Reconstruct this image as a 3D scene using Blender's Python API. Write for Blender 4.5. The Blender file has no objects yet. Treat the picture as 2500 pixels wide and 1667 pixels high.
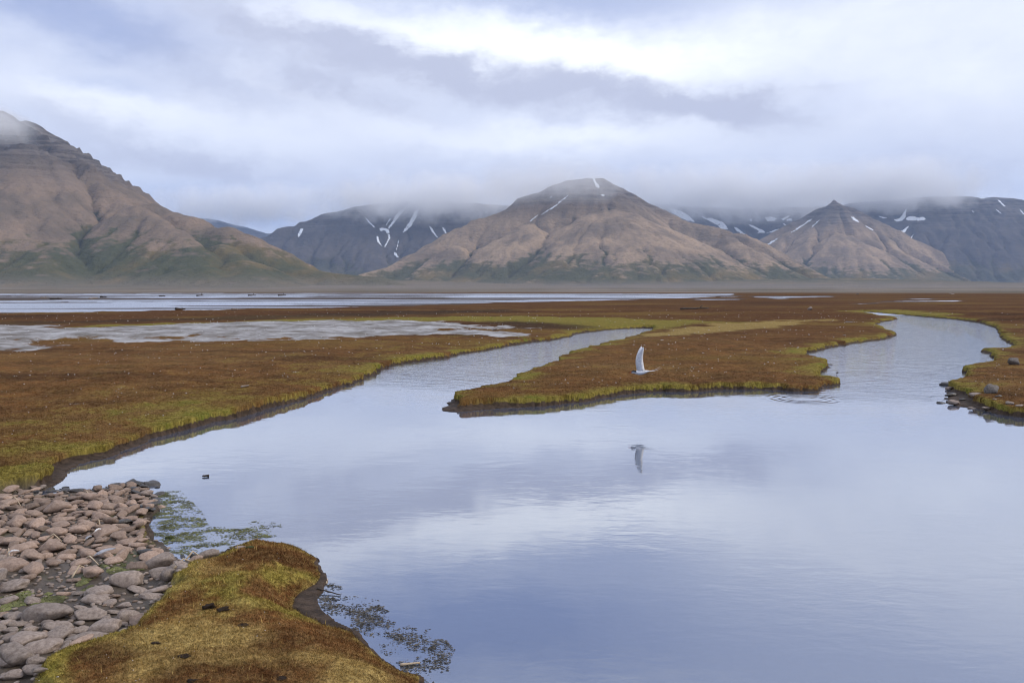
import bpy, bmesh, math, random
import numpy as np
from mathutils import Vector, Matrix
from mathutils.bvhtree import BVHTree

random.seed(7)
RNG = np.random.default_rng(11)
S = bpy.context.scene
COL = S.collection
PI = math.pi

# ------------------------------------------------------------------ camera
CAM_H = 1.75
FPX = 2500 * 28.0 / 36.0            # focal length in photograph pixels
HORIZON = 704.0
PITCH = math.atan((833.5 - HORIZON) / FPX)
cd = bpy.data.cameras.new('camera')
cd.lens = 28.0
cd.sensor_width = 36.0
cd.clip_start = 0.05
cd.clip_end = 60000
cam = bpy.data.objects.new('camera', cd)
cam.location = (0, 0, CAM_H)
cam.rotation_euler = (PI / 2 - PITCH, 0, 0)
COL.objects.link(cam)
S.camera = cam

# ------------------------------------------------------------------ render
S.render.engine = 'CYCLES'
S.cycles.use_denoising = True
S.cycles.filter_width = 1.1
S.cycles.max_bounces = 8
S.cycles.diffuse_bounces = 2
S.cycles.glossy_bounces = 3
S.cycles.transparent_max_bounces = 8
S.cycles.volume_bounces = 6
S.cycles.caustics_reflective = False
S.cycles.caustics_refractive = False
S.view_settings.view_transform = 'Standard'
S.view_settings.look = 'None'
S.view_settings.exposure = 0.5
S.view_settings.gamma = 1.0
S.view_settings.use_curve_mapping = False

SUN_AZ = math.radians(95)       # clockwise from the view direction (+Y)
SUN_EL = math.radians(36)


# ------------------------------------------------------------------ node helper
class NT:
    def __init__(self, tree):
        self.t = tree
        self.n = tree.nodes
        self.l = tree.links

    def node(self, kind, **kw):
        n = self.n.new(kind)
        for k, v in kw.items():
            setattr(n, k, v)
        return n

    def put(self, sock, v):
        if v is None:
            return
        if isinstance(v, bpy.types.NodeSocket):
            self.l.new(v, sock)
        elif isinstance(v, (tuple, list)):
            v = tuple(v)
            if len(v) == 3 and sock.type == 'RGBA':
                v = v + (1,)
            sock.default_value = v
        else:
            sock.default_value = v

    def m(self, op, a, b=None, c=None, clamp=False):
        n = self.node('ShaderNodeMath', operation=op, use_clamp=clamp)
        for i, v in enumerate((a, b, c)):
            self.put(n.inputs[i], v)
        return n.outputs[0]

    def vm(self, op, a, b=None, scale=None):
        n = self.node('ShaderNodeVectorMath', operation=op)
        self.put(n.inputs[0], a)
        self.put(n.inputs[1], b)
        if scale is not None:
            self.put(n.inputs['Scale'], scale)
        return n.outputs['Value'] if op in ('LENGTH', 'DISTANCE', 'DOT_PRODUCT') else n.outputs['Vector']

    def sep(self, v):
        n = self.node('ShaderNodeSeparateXYZ')
        self.put(n.inputs[0], v)
        return n.outputs

    def comb(self, x=0.0, y=0.0, z=0.0):
        n = self.node('ShaderNodeCombineXYZ')
        for i, v in enumerate((x, y, z)):
            self.put(n.inputs[i], v)
        return n.outputs[0]

    def noise(self, vec, scale, detail=4.0, rough=0.55, dist=0.0, dims='3D', lac=2.0):
        n = self.node('ShaderNodeTexNoise', noise_dimensions=dims)
        self.put(n.inputs['Vector'], vec)
        self.put(n.inputs['Scale'], scale)
        n.inputs['Detail'].default_value = detail
        n.inputs['Roughness'].default_value = rough
        n.inputs['Distortion'].default_value = dist
        n.inputs['Lacunarity'].default_value = lac
        return n.outputs['Fac']

    def mix(self, f, a, b, mode='MIX', clamp=True):
        n = self.node('ShaderNodeMix', data_type='RGBA', blend_type=mode)
        n.clamp_factor = clamp
        self.put(n.inputs[0], f)
        self.put(n.inputs[6], a)
        self.put(n.inputs[7], b)
        return n.outputs[2]

    def ss(self, v, lo, hi, a=0.0, b=1.0):
        n = self.node('ShaderNodeMapRange', interpolation_type='SMOOTHSTEP')
        self.put(n.inputs[0], v)
        self.put(n.inputs[1], lo)
        self.put(n.inputs[2], hi)
        self.put(n.inputs[3], a)
        self.put(n.inputs[4], b)
        return n.outputs[0]

    def attr(self, name):
        return self.node('ShaderNodeAttribute', attribute_name=name).outputs['Fac']

    def pos(self):
        return self.node('ShaderNodeNewGeometry').outputs['Position']

    def bump(self, h, strength, dist, normal=None):
        n = self.node('ShaderNodeBump')
        self.put(n.inputs['Strength'], strength)
        self.put(n.inputs['Distance'], dist)
        self.put(n.inputs['Height'], h)
        self.put(n.inputs['Normal'], normal)
        return n.outputs[0]


def material(name):
    m = bpy.data.materials.new(name)
    m.use_nodes = True
    m.node_tree.nodes.clear()
    t = NT(m.node_tree)
    out = t.node('ShaderNodeOutputMaterial')
    return m, t, out


def principled(t, out, color, rough=0.85, normal=None, spec=0.3):
    b = t.node('ShaderNodeBsdfPrincipled')
    t.put(b.inputs['Base Color'], color)
    t.put(b.inputs['Roughness'], rough)
    t.put(b.inputs['Specular IOR Level'], spec)
    t.put(b.inputs['Normal'], normal)
    t.l.new(b.outputs[0], out.inputs['Surface'])
    return b


# ------------------------------------------------------------------ world: broken overcast
def el_az(px, py):
    """photograph pixel -> (azimuth, elevation) seen from the camera"""
    d = ray(px, py)
    return math.atan2(d.x, d.y), math.asin(d.z)


def ray(px, py):
    c = Vector(((px - 1250) / FPX, (833.5 - py) / FPX, -1))
    return (Matrix.Rotation(PI / 2 - PITCH, 3, 'X') @ c).normalized()


def build_world():
    w = bpy.data.worlds.new('World')
    S.world = w
    w.use_nodes = True
    w.cycles.sampling_method = 'MANUAL'
    w.cycles.sample_map_resolution = 256
    w.node_tree.nodes.clear()
    t = NT(w.node_tree)
    out = t.node('ShaderNodeOutputWorld')
    bg = t.node('ShaderNodeBackground')
    t.l.new(bg.outputs[0], out.inputs[0])
    bg.inputs['Strength'].default_value = 0.1
    sky = t.node('ShaderNodeTexSky', sky_type='NISHITA')
    sky.sun_disc = False
    sky.sun_elevation = SUN_EL
    sky.sun_rotation = SUN_AZ
    sky.altitude = 0
    sky.air_density = 1.0
    sky.dust_density = 1.0
    sky.ozone_density = 2.0
    d = t.node('ShaderNodeTexCoord').outputs['Generated']
    x, y, z = t.sep(d)
    az = t.m('ARCTAN2', x, y)
    el = t.m('ARCSINE', z)
    # cloud coordinates: azimuth and elevation, stretched sideways, warped
    p0 = t.comb(t.m('MULTIPLY', az, 2.6), t.m('MULTIPLY', el, 5.0), 0.0)
    w1 = t.noise(p0, 1.6, 5, 0.6)
    w2 = t.noise(t.vm('ADD', p0, (5.3, 1.7, 0)), 1.6, 5, 0.6)
    w3 = t.noise(p0, 5.5, 6, 0.62)
    waz = t.m('ADD', az, t.m('ADD', t.m('MULTIPLY', t.m('SUBTRACT', w1, .5), .17),
                             t.m('MULTIPLY', t.m('SUBTRACT', w3, .5), .075)))
    wel = t.m('ADD', el, t.m('ADD', t.m('MULTIPLY', t.m('SUBTRACT', w2, .5), .055),
                             t.m('MULTIPLY', t.m('SUBTRACT', w3, .5), .045)))

    def blobs(lst):
        acc = None
        for (px, py, sx, sy, rot, k) in lst:
            a0, e0 = el_az(px, py)
            sa, se = sx / FPX, sy / FPX
            da = t.m('SUBTRACT', waz, a0)
            de = t.m('SUBTRACT', wel, e0)
            c, s = math.cos(math.radians(rot)), math.sin(math.radians(rot))
            u = t.m('ADD', t.m('MULTIPLY', da, c / sa), t.m('MULTIPLY', de, s / sa))
            v = t.m('ADD', t.m('MULTIPLY', da, -s / se), t.m('MULTIPLY', de, c / se))
            q = t.m('ADD', t.m('MULTIPLY', u, u), t.m('MULTIPLY', v, v))
            g = t.m('MULTIPLY', t.m('EXPONENT', t.m('MULTIPLY', q, -0.7)), k)
            acc = g if acc is None else t.m('ADD', acc, g)
        return acc

    # photograph px, py, half widths, tilt (deg, + = rises to the right), weight
    bright = blobs([(1150, 85, 230, 70, 0, 1.0), (1420, 150, 240, 42, -8, .65), (1700, 120, 280, 60, 6, .45),
                    (2150, 60, 420, 120, 0, .28), (240, 262, 150, 38, -10, .42), (620, 180, 130, 18, -18, .35),
                    (1000, 330, 260, 38, -4, .3), (1400, 335, 260, 32, 0, .5), (760, 40, 120, 45, 0, .45),
                    (2430, 200, 200, 90, 0, .3), (560, 300, 260, 60, -15, .3)])
    dark = blobs([(930, 140, 190, 32, -14, .6), (1180, 195, 230, 42, -8, .75), (1500, 240, 260, 42, -7, .75),
                  (1780, 275, 170, 26, -8, .65), (640, 80, 260, 55, -24, .62), (330, 110, 380, 55, -18, .5),
                  (860, 240, 300, 26, -14, .3), (260, 330, 190, 40, -20, .45), (470, 410, 260, 26, -6, .45),
                  (800, 440, 420, 40, 0, .22), (1900, 440, 600, 50, 0, .16), (2400, 400, 260, 90, 0, .25),
                  (1985, 220, 60, 12, 0, .35), (1300, 400, 500, 30, 0, .12)])
    blue = blobs([(130, 10, 230, 60, -12, .75), (1440, 15, 260, 40, 0, .38), (290, 208, 70, 18, 0, .35),
                  (640, 540, 200, 45, 0, .85), (700, 497, 240, 20, 0, .5), (1000, 520, 500, 30, 0, .12),
                  (1080, -160, 420, 110, 0, .8), (1700, -220, 900, 120, 0, .5), (2300, 480, 500, 40, 0, .12)])
    fb = t.noise(p0, 2.4, 9, 0.6, 0.3)
    fine = t.noise(t.comb(t.m('MULTIPLY', waz, 6), t.m('MULTIPLY', wel, 10), 0.), 2.2, 8, 0.6)
    n1 = t.m('SUBTRACT', fb, .5)
    n2 = t.m('SUBTRACT', fine, .5)
    base = (5.15, 5.6, 7.15)
    c = t.mix(t.m('ADD', t.m('MULTIPLY', n1, 1.6), .45, clamp=True), (5.0, 5.45, 6.85), (6.25, 6.65, 7.75))
    c = t.mix(t.m('ADD', bright, t.m('MULTIPLY', n2, t.m('MULTIPLY', bright, 1.3)), clamp=True), c, (9.2, 9.5, 10.0))
    dk = t.m('ADD', dark, t.m('MULTIPLY', n2, t.m('ADD', t.m('MULTIPLY', dark, 2.0), .22)))
    dk = t.m('MULTIPLY', t.ss(dk, -.05, 1.05), .95)
    c = t.mix(dk, c, (4.25, 4.5, 5.65))
    skyc = t.vm('MULTIPLY', sky.outputs[0], (0.75, 0.75, 0.85))
    bl = t.m('ADD', blue, t.m('MULTIPLY', n1, blue), clamp=True)
    c = t.mix(t.m('MULTIPLY', bl, .8), c, t.mix(.5, skyc, (2.3, 3.0, 6.2)))
    # below the horizon the ground covers everything; keep the sky's own tone there
    t.l.new(c, bg.inputs['Color'])


build_world()

sd = bpy.data.lights.new('sun', 'SUN')
sd.energy = 1.5
sd.angle = math.radians(14)
sd.color = (1.0, 0.9, 0.78)
sun = bpy.data.objects.new('sun', sd)
sdir = Vector((math.sin(SUN_AZ) * math.cos(SUN_EL), math.cos(SUN_AZ) * math.cos(SUN_EL), math.sin(SUN_EL)))
sun.rotation_euler = (-sdir).to_track_quat('-Z', 'Y').to_euler()
sun.location = (20, 0, 30)
COL.objects.link(sun)


# ------------------------------------------------------------------ numpy helpers
def _hash(ix, iy, seed):
    h = (ix.astype(np.int64) * 374761393 + iy.astype(np.int64) * 668265263 + seed * 974634777) & 0xFFFFFFFF
    h = ((h ^ (h >> 13)) * 1274126177) & 0xFFFFFFFF
    return (h ^ (h >> 16)) & 0xFFFF


_GX = np.cos(np.arange(256) / 256 * 2 * PI).astype(np.float32)
_GY = np.sin(np.arange(256) / 256 * 2 * PI).astype(np.float32)


def perlin(x, y, seed=0):
    x0 = np.floor(x)
    y0 = np.floor(y)
    fx = (x - x0).astype(np.float32)
    fy = (y - y0).astype(np.float32)
    ix = x0.astype(np.int64)
    iy = y0.astype(np.int64)
    u = fx * fx * fx * (fx * (fx * 6 - 15) + 10)
    v = fy * fy * fy * (fy * (fy * 6 - 15) + 10)

    def g(dx, dy):
        h = _hash(ix + dx, iy + dy, seed) & 255
        return _GX[h] * (fx - dx) + _GY[h] * (fy - dy)
    a = g(0, 0) * (1 - u) + g(1, 0) * u
    b = g(0, 1) * (1 - u) + g(1, 1) * u
    return (a * (1 - v) + b * v) * 1.5


def fbm(x, y, seed=0, octv=4, gain=.5):
    s = np.zeros_like(x, dtype=np.float32)
    a = 1.0
    f = 1.0
    for i in range(octv):
        s += a * perlin(x * f + 13.7 * i, y * f - 7.1 * i, seed + i)
        a *= gain
        f *= 2.03
    return s


def sstep(v, lo, hi):
    q = np.clip((v - lo) / (hi - lo), 0, 1)
    return q * q * (3 - 2 * q)


def sdf(px, py, poly):
    """signed distance, positive inside the polygon"""
    px = px.astype(np.float32)
    py = py.astype(np.float32)
    best = np.full(px.shape, 1e12, np.float32)
    inside = np.zeros(px.shape, bool)
    n = len(poly)
    for i in range(n):
        ax, ay = poly[i]
        bx, by = poly[(i + 1) % n]
        dx, dy = bx - ax, by - ay
        L = dx * dx + dy * dy + 1e-12
        wx = px - np.float32(ax)
        wy = py - np.float32(ay)
        q = np.clip((wx * np.float32(dx / L) + wy * np.float32(dy / L)), 0, 1)
        ex = wx - q * np.float32(dx)
        ey = wy - q * np.float32(dy)
        np.minimum(best, ex * ex + ey * ey, out=best)
        if dy != 0:
            c = ((ay > py) != (by > py)) & (px < np.float32(dx / dy) * (py - np.float32(ay)) + np.float32(ax))
            inside ^= c
    d = np.sqrt(best)
    return np.where(inside, d, -d)


FR = {'d': (0, 0, 2352 / 2500), 'z1': (0, 1150, 2.94), 'z6': (1800, 740, 3.36), 'z5': (1050, 740, 3.136),
      'z7': (0, 700, 2.352), 'z4': (1600, 440, 2.6133), 'z2': (0, 250, 2.6133), 'z3': (850, 380, 2.767),
      'zl': (0, 690, 1.8816), 'zr': (1250, 690, 1.8816), 'zw': (700, 1380, 4.704), 's': (0, 0, 1)}


def src(f, x, y):
    ox, oy, k = FR[f]
    return ox + x / k, oy + y / k


def onplane(f, x, y, z=0.0):
    """where the sight line through a point of the photograph meets the level z"""
    d = ray(*src(f, x, y))
    k = (z - CAM_H) / d.z
    return (d.x * k, d.y * k)


def atdepth(f, x, y, D):
    d = ray(*src(f, x, y))
    k = D / d.y
    return (d.x * k, D, CAM_H + d.z * k)


def link(o, parent=None):
    COL.objects.link(o)
    if parent is not None:
        o.parent = parent
    return o


def tag(o, label=None, cat=None, group=None, kind=None):
    if label:
        o['label'] = label
    if cat:
        o['category'] = cat
    if group:
        o['group'] = group
    if kind:
        o['kind'] = kind
    return o


def np_mesh(name, verts, faces, mat=None, smooth=True, attrs=None):
    """faces: (n,3) or (n,4) int array"""
    me = bpy.data.meshes.new(name)
    verts = np.ascontiguousarray(verts, np.float32)
    faces = np.ascontiguousarray(faces, np.int32)
    k = faces.shape[1]
    me.vertices.add(len(verts))
    me.vertices.foreach_set('co', verts.ravel())
    me.loops.add(faces.size)
    me.loops.foreach_set('vertex_index', faces.ravel())
    me.polygons.add(len(faces))
    me.polygons.foreach_set('loop_start', np.arange(0, faces.size, k, dtype=np.int32))
    me.polygons.foreach_set('loop_total', np.full(len(faces), k, np.int32))
    me.polygons.foreach_set('use_smooth', np.full(len(faces), smooth, bool))
    for a, v in (attrs or {}).items():
        at = me.attributes.new(a, 'FLOAT', 'POINT')
        at.data.foreach_set('value', np.ascontiguousarray(v, np.float32))
    me.update()
    me.validate()
    if mat:
        me.materials.append(mat)
    return me


def grid_faces(nr, nc, keep=None):
    i = np.arange(nr * nc).reshape(nr, nc)
    f = np.stack([i[:-1, :-1], i[:-1, 1:], i[1:, 1:], i[1:, :-1]], -1).reshape(-1, 4)
    return f if keep is None else f[keep.ravel()]


# ------------------------------------------------------------------ ground layout (metres, water level z = 0)
def P(*pts):
    out = []
    for p in pts:
        if len(p) == 2:
            out.append(p)
        else:
            out.append(onplane(*p))
    return out


POND = P((-0.25, 2.1), ('d', 1000, 1568), ('d', 918, 1530), ('d', 838, 1475), ('d', 758, 1420), ('d', 722, 1385),
         ('d', 742, 1345), ('d', 748, 1312, .0), ('d', 728, 1276, .02), ('d', 676, 1250, .02), ('d', 610, 1240, .02), ('d', 545, 1248, .02), ('d', 488, 1274, .01), ('d', 430, 1296),
         ('d', 400, 1282), ('d', 385, 1255), ('d', 350, 1235), ('d', 352, 1190), ('d', 368, 1160), ('d', 352, 1122),
         ('d', 315, 1112), ('d', 250, 1124), ('d', 180, 1134), ('d', 130, 1136), ('d', 90, 1140), ('d', 105, 1128), ('d', 145, 1112),
         ('d', 158, 1080), ('d', 200, 1062), ('d', 240, 1055), ('d', 320, 1020), ('d', 400, 993), ('d', 480, 972), ('d', 560, 960),
         ('d', 600, 945), ('d', 680, 925), ('d', 740, 905), ('d', 790, 885), ('d', 840, 870), ('d', 880, 846),
         ('d', 910, 837), ('d', 1000, 826), ('d', 1100, 806), ('d', 1190, 791), ('d', 1250, 783), ('d', 1300, 776),
         ('d', 1330, 766), ('d', 1400, 757), ('d', 1505, 752), ('d', 1502, 757, .1), ('d', 1440, 774, .1), ('d', 1380, 789, .1),
         ('d', 1298, 814, .12), ('d', 1284, 826, .1), ('d', 1220, 846, .12), ('d', 1195, 860, .1), ('d', 1160, 880, .08),
         ('d', 1110, 888, .1), ('d', 1060, 902, .1), ('d', 1040, 925), ('d', 1026, 942), ('d', 1060, 945), ('d', 1130, 939),
         ('d', 1230, 934), ('d', 1330, 926), ('d', 1400, 914), ('d', 1440, 906), ('d', 1500, 899), ('d', 1600, 897),
         ('d', 1700, 894), ('d', 1780, 896), ('d', 1830, 900), ('d', 1880, 897), ('d', 1910, 886), ('d', 1914, 876),
         ('d', 1882, 866, .08), ('z6', 660, 575, .06), ('z6', 740, 530), ('z6', 830, 497), ('z6', 760, 470, .1), ('z6', 620, 440, .1),
         ('z6', 540, 422, .08), ('z6', 640, 398), ('z6', 720, 368), ('z6', 900, 340), ('z6', 1100, 312), ('z6', 1270, 288),
         ('z6', 1265, 262, .05), ('z6', 1305, 245), ('z6', 1215, 215, .1), ('z6', 1180, 185, .1), ('z6', 1120, 158, .1),
         ('z6', 1180, 143, .08), ('z6', 1340, 124, .05), ('z6', 1230, 112, .05), ('z6', 1090, 90, .05), ('z6', 1000, 72), ('z6', 1110, 76),
         ('z6', 1300, 92), ('z6', 1560, 116), ('z6', 1800, 135), ('z6', 1980, 162), ('z6', 2080, 190), ('z6', 2150, 218),
         ('z6', 2140, 252), ('z6', 2180, 300), ('z6', 2285, 345), ('z6', 2200, 362, .1), ('z6', 2080, 366, .1),
         ('z6', 2032, 392), ('z6', 2060, 428), ('z6', 2150, 472), ('z6', 2060, 480, .1), ('z6', 1900, 492, .1), ('z6', 1853, 525),
         ('z6', 1868, 560), ('z6', 1872, 610), ('z6', 1860, 650), ('z6', 1740, 700), ('z6', 1690, 760), ('z6', 1680, 820),
         ('z6', 1760, 835), ('z6', 1900, 862), ('z6', 2050, 892), ('z6', 2200, 920), ('z6', 2352, 935),
         (9.5, 9.9), (14, 8.2), (22, 7.0), (34, 2.0), (30, -4.0), (12, -3.0), (4, 0.0), (1.3, 0.9), (0.35, 1.5))

def chaikin(pl):
    out = []
    for i in range(len(pl)):
        a, b = pl[i], pl[(i + 1) % len(pl)]
        out.append((a[0] * .75 + b[0] * .25, a[1] * .75 + b[1] * .25))
        out.append((a[0] * .25 + b[0] * .75, a[1] * .25 + b[1] * .75))
    return out


POND = chaikin(POND)
STONEBED = P(('z1', -900, 200), ('z1', 0, 185), ('z1', 150, 150), ('z1', 400, 115), ('z1', 800, 85), ('z1', 1100, 70), ('z1', 1230, 170),
             ('z1', 1080, 320), ('z1', 1060, 470), ('z1', 1200, 560), ('z1', 1500, 560), ('z1', 1560, 600), ('z1', 1390, 700, .05), ('z1', 1300, 810, .08),
             ('z1', 1190, 910, .1), ('z1', 1060, 1020, .1), ('z1', 890, 1140, .1), ('z1', 720, 1230, .1), ('z1', 560, 1310, .1),
             ('z1', 420, 1420, .1), ('z1', 350, 1540, .1), ('z1', 280, 1700, .1), ('z1', 200, 2000, .1), ('z1', -900, 3000, .1))

SILT = P(('z7', -900, 230, .2), ('z7', 0, 214, .25), ('z7', 130, 214, .25), ('z7', 300, 238, .2), ('z7', 600, 234, .2), ('z7', 1250, 206, .2),
         ('z7', 2000, 194, .2), ('z7', 2352, 200, .2), ('z5', 200, 145, .2), ('z5', 420, 175, .2), ('z5', 560, 212, .2), ('z5', 740, 255, .2), ('z5', 880, 268, .1),
         ('z5', 700, 285, .2), ('z5', 430, 250, .2), ('z5', 150, 240, .2), ('z7', 2352, 272, .2), ('z7', 1900, 305, .2), ('z7', 1500, 305, .2),
         ('z7', 1000, 302, .2), ('z7', 700, 322, .2), ('z7', 370, 318, .2), ('z7', 0, 352, .2), ('z7', -900, 360, .2))

LAKE = P(('zl', -1800, 50), ('zl', 0, 48), ('zl', 1200, 48), ('zl', 2352, 50), ('zr', 500, 50), ('zr', 1030, 51), ('zr', 1000, 60, .05),
         ('zr', 900, 66, .1), ('zr', 400, 78, .15), ('zr', 0, 86, .15), ('zl', 2100, 96, .15), ('zl', 1700, 108, .15),
         ('zl', 1200, 118, .15), ('zl', 800, 128, .15), ('zl', 400, 136, .15), ('zl', 0, 142, .15), ('zl', -1800, 150, .15))
POOLS = [P(('zr', 1090, 62), ('zr', 1470, 60), ('zr', 1480, 66), ('zr', 1280, 70), ('zr', 1270, 76), ('zr', 1180, 76), ('zr', 1200, 70), ('zr', 1100, 68)),
         P(('zr', 830, 76), ('zr', 1060, 73), ('zr', 1060, 79), ('zr', 840, 81)),
         P(('zr', 930, 63), ('zr', 1060, 61), ('zr', 1060, 66), ('zr', 930, 67)),
         P(('zr', 1810, 74), ('zr', 1950, 73), ('zr', 1950, 78), ('zr', 1810, 79)),
         P(('zr', 1680, 86), ('zr', 2060, 82), ('zr', 2080, 88), ('zr', 1700, 91)),
         P(('zr', 1580, 97), ('zr', 1690, 93), ('zr', 1690, 97), ('zr', 1600, 100))]
GREENS = [P(('zl', 100, 204, .2), ('zl', 600, 186, .2), ('zl', 1300, 172, .2), ('zl', 1900, 156, .2), ('zl', 2352, 152, .2), ('zr', 350, 160, .2),
            ('zr', 800, 168, .2), ('zr', 1060, 180, .2), ('zr', 700, 200, .2), ('zr', 300, 206, .2), ('zr', 0, 178, .2), ('zl', 2000, 176, .2), ('zl', 1400, 184, .2),
            ('zl', 900, 196, .2), ('zl', 300, 212, .2)),
          P(('z6', 850, 55, .2), ('z6', 1300, 50, .2), ('z6', 1700, 80, .2), ('z6', 1600, 110, .2), ('z6', 1200, 84, .2), ('z6', 900, 70, .2))]
YELLOWS = [P(('zr', 560, 228, .2), ('zr', 900, 192, .2), ('zr', 1300, 170, .2), ('zr', 1500, 165, .2), ('zr', 1250, 195, .2), ('zr', 900, 226, .2), ('zr', 620, 240, .2))]
DARKS = [P(('zl', 2100, 180, .1), ('zr', 0, 182, .1), ('zr', 400, 208, .1), ('zr', 240, 216, .1), ('zr', 60, 214, .1)),
         P(('zl', 0, 180, .2), ('zl', 700, 165, .2), ('zl', 1500, 140, .2), ('zl', 2352, 120, .2), ('zl', 2352, 135, .2), ('zl', 1500, 160, .2), ('zl', 700, 178, .2), ('zl', 0, 195, .2))]
HUM_A = onplane('d', 520, 1600, .3)
HUM_B = onplane('d', 590, 1320, .2)


def ground_eval(X, Y):
    X = np.asarray(X, np.float32)
    Y = np.asarray(Y, np.float32)
    n = len(X)
    R = np.hypot(X, Y)
    d = np.full(n, 50.0, np.float32)            # distance to open water, + on land
    near = (Y < 62) & (np.abs(X) < 60) & (Y > -20)
    if near.any():
        d[near] = -sdf(X[near], Y[near], POND)
    bed = np.full(n, -9.0, np.float32)
    nb = (Y < 14) & (X < 3) & (Y > -1)
    if nb.any():
        bed[nb] = sdf(X[nb], Y[nb], STONEBED)
    lakes = np.full(n, -50.0, np.float32)
    far = (Y > 40) & (Y < 900)
    if far.any():
        q = sdf(X[far], Y[far], LAKE)
        for pl in POOLS:
            q = np.maximum(q, sdf(X[far], Y[far], pl))
        lakes[far] = q
    # ragged edges
    wig = 0.055 * fbm(X / .55, Y / .55, 3, 3) + 0.02 * fbm(X / .12, Y / .12, 5, 2)
    big = .10 * fbm(X / 2.2, Y / 2.2, 9, 2) * sstep(R, 7, 14)
    d = d + wig * np.clip(R / 9, .6, 2.0) + big
    bedm = sstep(bed + .1 * fbm(X / .3, Y / .3, 21, 3), -.03, .10)
    # mud ledge under the moss lip
    mudw = .006 + .07 * np.clip(fbm(X / 1.7, Y / 1.7, 31, 2) + .1, 0, 1)
    mudw = mudw + .10 * sstep(-X, 2.2, 4) * sstep(-Y, -11, -7) + .12 * np.exp(-((X - onplane('d', 700, 1400)[0]) ** 2 + (Y - onplane('d', 700, 1400)[1]) ** 2) / .12)
    tip = onplane('d', 1040, 940)
    mudw = mudw + .22 * np.exp(-((X - tip[0]) ** 2 + (Y - tip[1]) ** 2) / .5)
    rb = onplane('z6', 1800, 800)
    mudw = mudw + .35 * np.exp(-((X - rb[0] - .5) ** 2 / 3 + (Y - rb[1]) ** 2 / .6))
    hb = .108 + .035 * fbm(X / 3.1, Y / 3.1, 41, 2)
    nearh = (1 - sstep(Y, 4.9, 5.6)) * sstep(Y, 1.5, 2.5) * (np.abs(X + 1.2) < 2)
    hb = hb * (1 - .25 * nearh)
    lip = .07 + .04 * fbm(X / .8, Y / .8, 43, 2) + .26 * nearh
    b = sstep(d - mudw, -.02, np.maximum(lip, .05))
    und = (.045 * fbm(X / 3.4, Y / 3.4, 51, 3) + .028 * fbm(X / .75, Y / .75, 53, 3)) * sstep(d, .1, 1.6) * (1 - .5 * sstep(R, 40, 120))
    land = .012 + hb * b + .07 * (1 - np.exp(-np.clip(d, 0, 50) / 1.3)) + und
    land += .011 * fbm(X / .16, Y / .16, 57, 3) * b * (1 - sstep(R, 12, 30))
    land += .006 * fbm(X / .045, Y / .045, 59, 2) * b * (1 - sstep(R, 6, 9))
    # the two lobes of the near hummock, and the photographer's knoll behind it
    g1 = np.exp(-(((X - HUM_A[0]) / .75) ** 2 + ((Y - HUM_A[1]) / .62) ** 2))
    g2 = np.exp(-(((X - HUM_B[0]) / .32) ** 2 + ((Y - HUM_B[1]) / .40) ** 2))
    land += (.13 * g1 + .045 * g2) * b * (1 - bedm)
    mud_slope = .012 + .10 * np.clip(d, 0, .5)
    land = np.maximum(land, np.where(d < mudw, mud_slope, 0))
    # cobble bed: low, wet, uneven
    low = .018 + .03 * fbm(X / .55, Y / .55, 61, 3) + .018 * np.clip(d, 0, 3)
    land = land * (1 - bedm) + low * bedm
    # silt flat: a faint swell
    siltd = np.full(n, -9.0, np.float32)
    ns = (Y > 12) & (Y < 70) & (X < 5)
    if ns.any():
        siltd[ns] = sdf(X[ns], Y[ns], SILT)
    silt = sstep(siltd + 2.0 * fbm(X / 3.6, Y / 2.6, 71, 5, .6), -.8, 1.0)
    silt = silt * sstep(d, .55, 1.3)
    land += silt * (.09 + .06 * fbm(X / 3, Y / 3, 73, 3)) * sstep(siltd, -.5, 2)
    land *= (1 - .72 * sstep(Y, 50, 90))
    # pond floor
    wet = -.015 - .42 * (1 - np.exp(np.minimum(d, 0) / .9)) + .02 * fbm(X / .4, Y / .4, 81, 3)
    z = np.where(d > 0, land, wet)
    # far shallow water with bars of mud
    bars = fbm(X / 60 + 3.3, Y / 9, 91, 4)
    lw = sstep(lakes + 1.5 * fbm(X / 14, Y / 5, 93, 3), -1.0, 1.0)
    bar2 = np.exp(-((Y - 135 - X * .05) / 7) ** 2) * sstep(-X, -20, 40)
    lbed = -.001 + .055 * bars + .10 * bar2
    z = z * (1 - lw) + lbed * lw
    # the plain rises slowly towards the mountains
    z = z + 2.0 * sstep(R, 330, 2500) + 6 * sstep(R, 1500, 6000)
    # dark earth bank at the far edge of the plain
    mb = onplane('d', 2330, 668, .3)
    k = sstep(X - mb[0] + 5 + 4 * fbm(X / 9, Y / 9, 97, 2), -10, 8) * sstep(Y, 165, 172) * (1 - sstep(Y, 205, 230)) * sstep(-X, -170, -150)
    z = z + 1.75 * k
    attrs = {}
    gw = .20 + .42 * fbm(X / 2.6, Y / 2.6, 101, 3) + .8 * sstep(-X, 1.0, 4.5) * (1 - sstep(Y, 7, 14)) + .012 * np.clip(Y, 0, 30)
    green = np.exp(-np.clip(d - mudw, 0, 50) / np.maximum(gw, .06)) * (d < 40)
    green = np.maximum(green, (.36 * np.exp(-np.clip(d, 0, 50) / 3.6) * sstep(-X, -2, 1.5) + .16 * np.exp(-np.clip(d, 0, 50) / 2.0)) * (d < 40) * (Y < 45) * (.25 + .75 * sstep(Y, 5.0, 6.6)))
    green = green * np.clip(.75 + .9 * fbm(X / 1.3, Y / 1.3, 117, 3), .15, 1.0)
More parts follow.
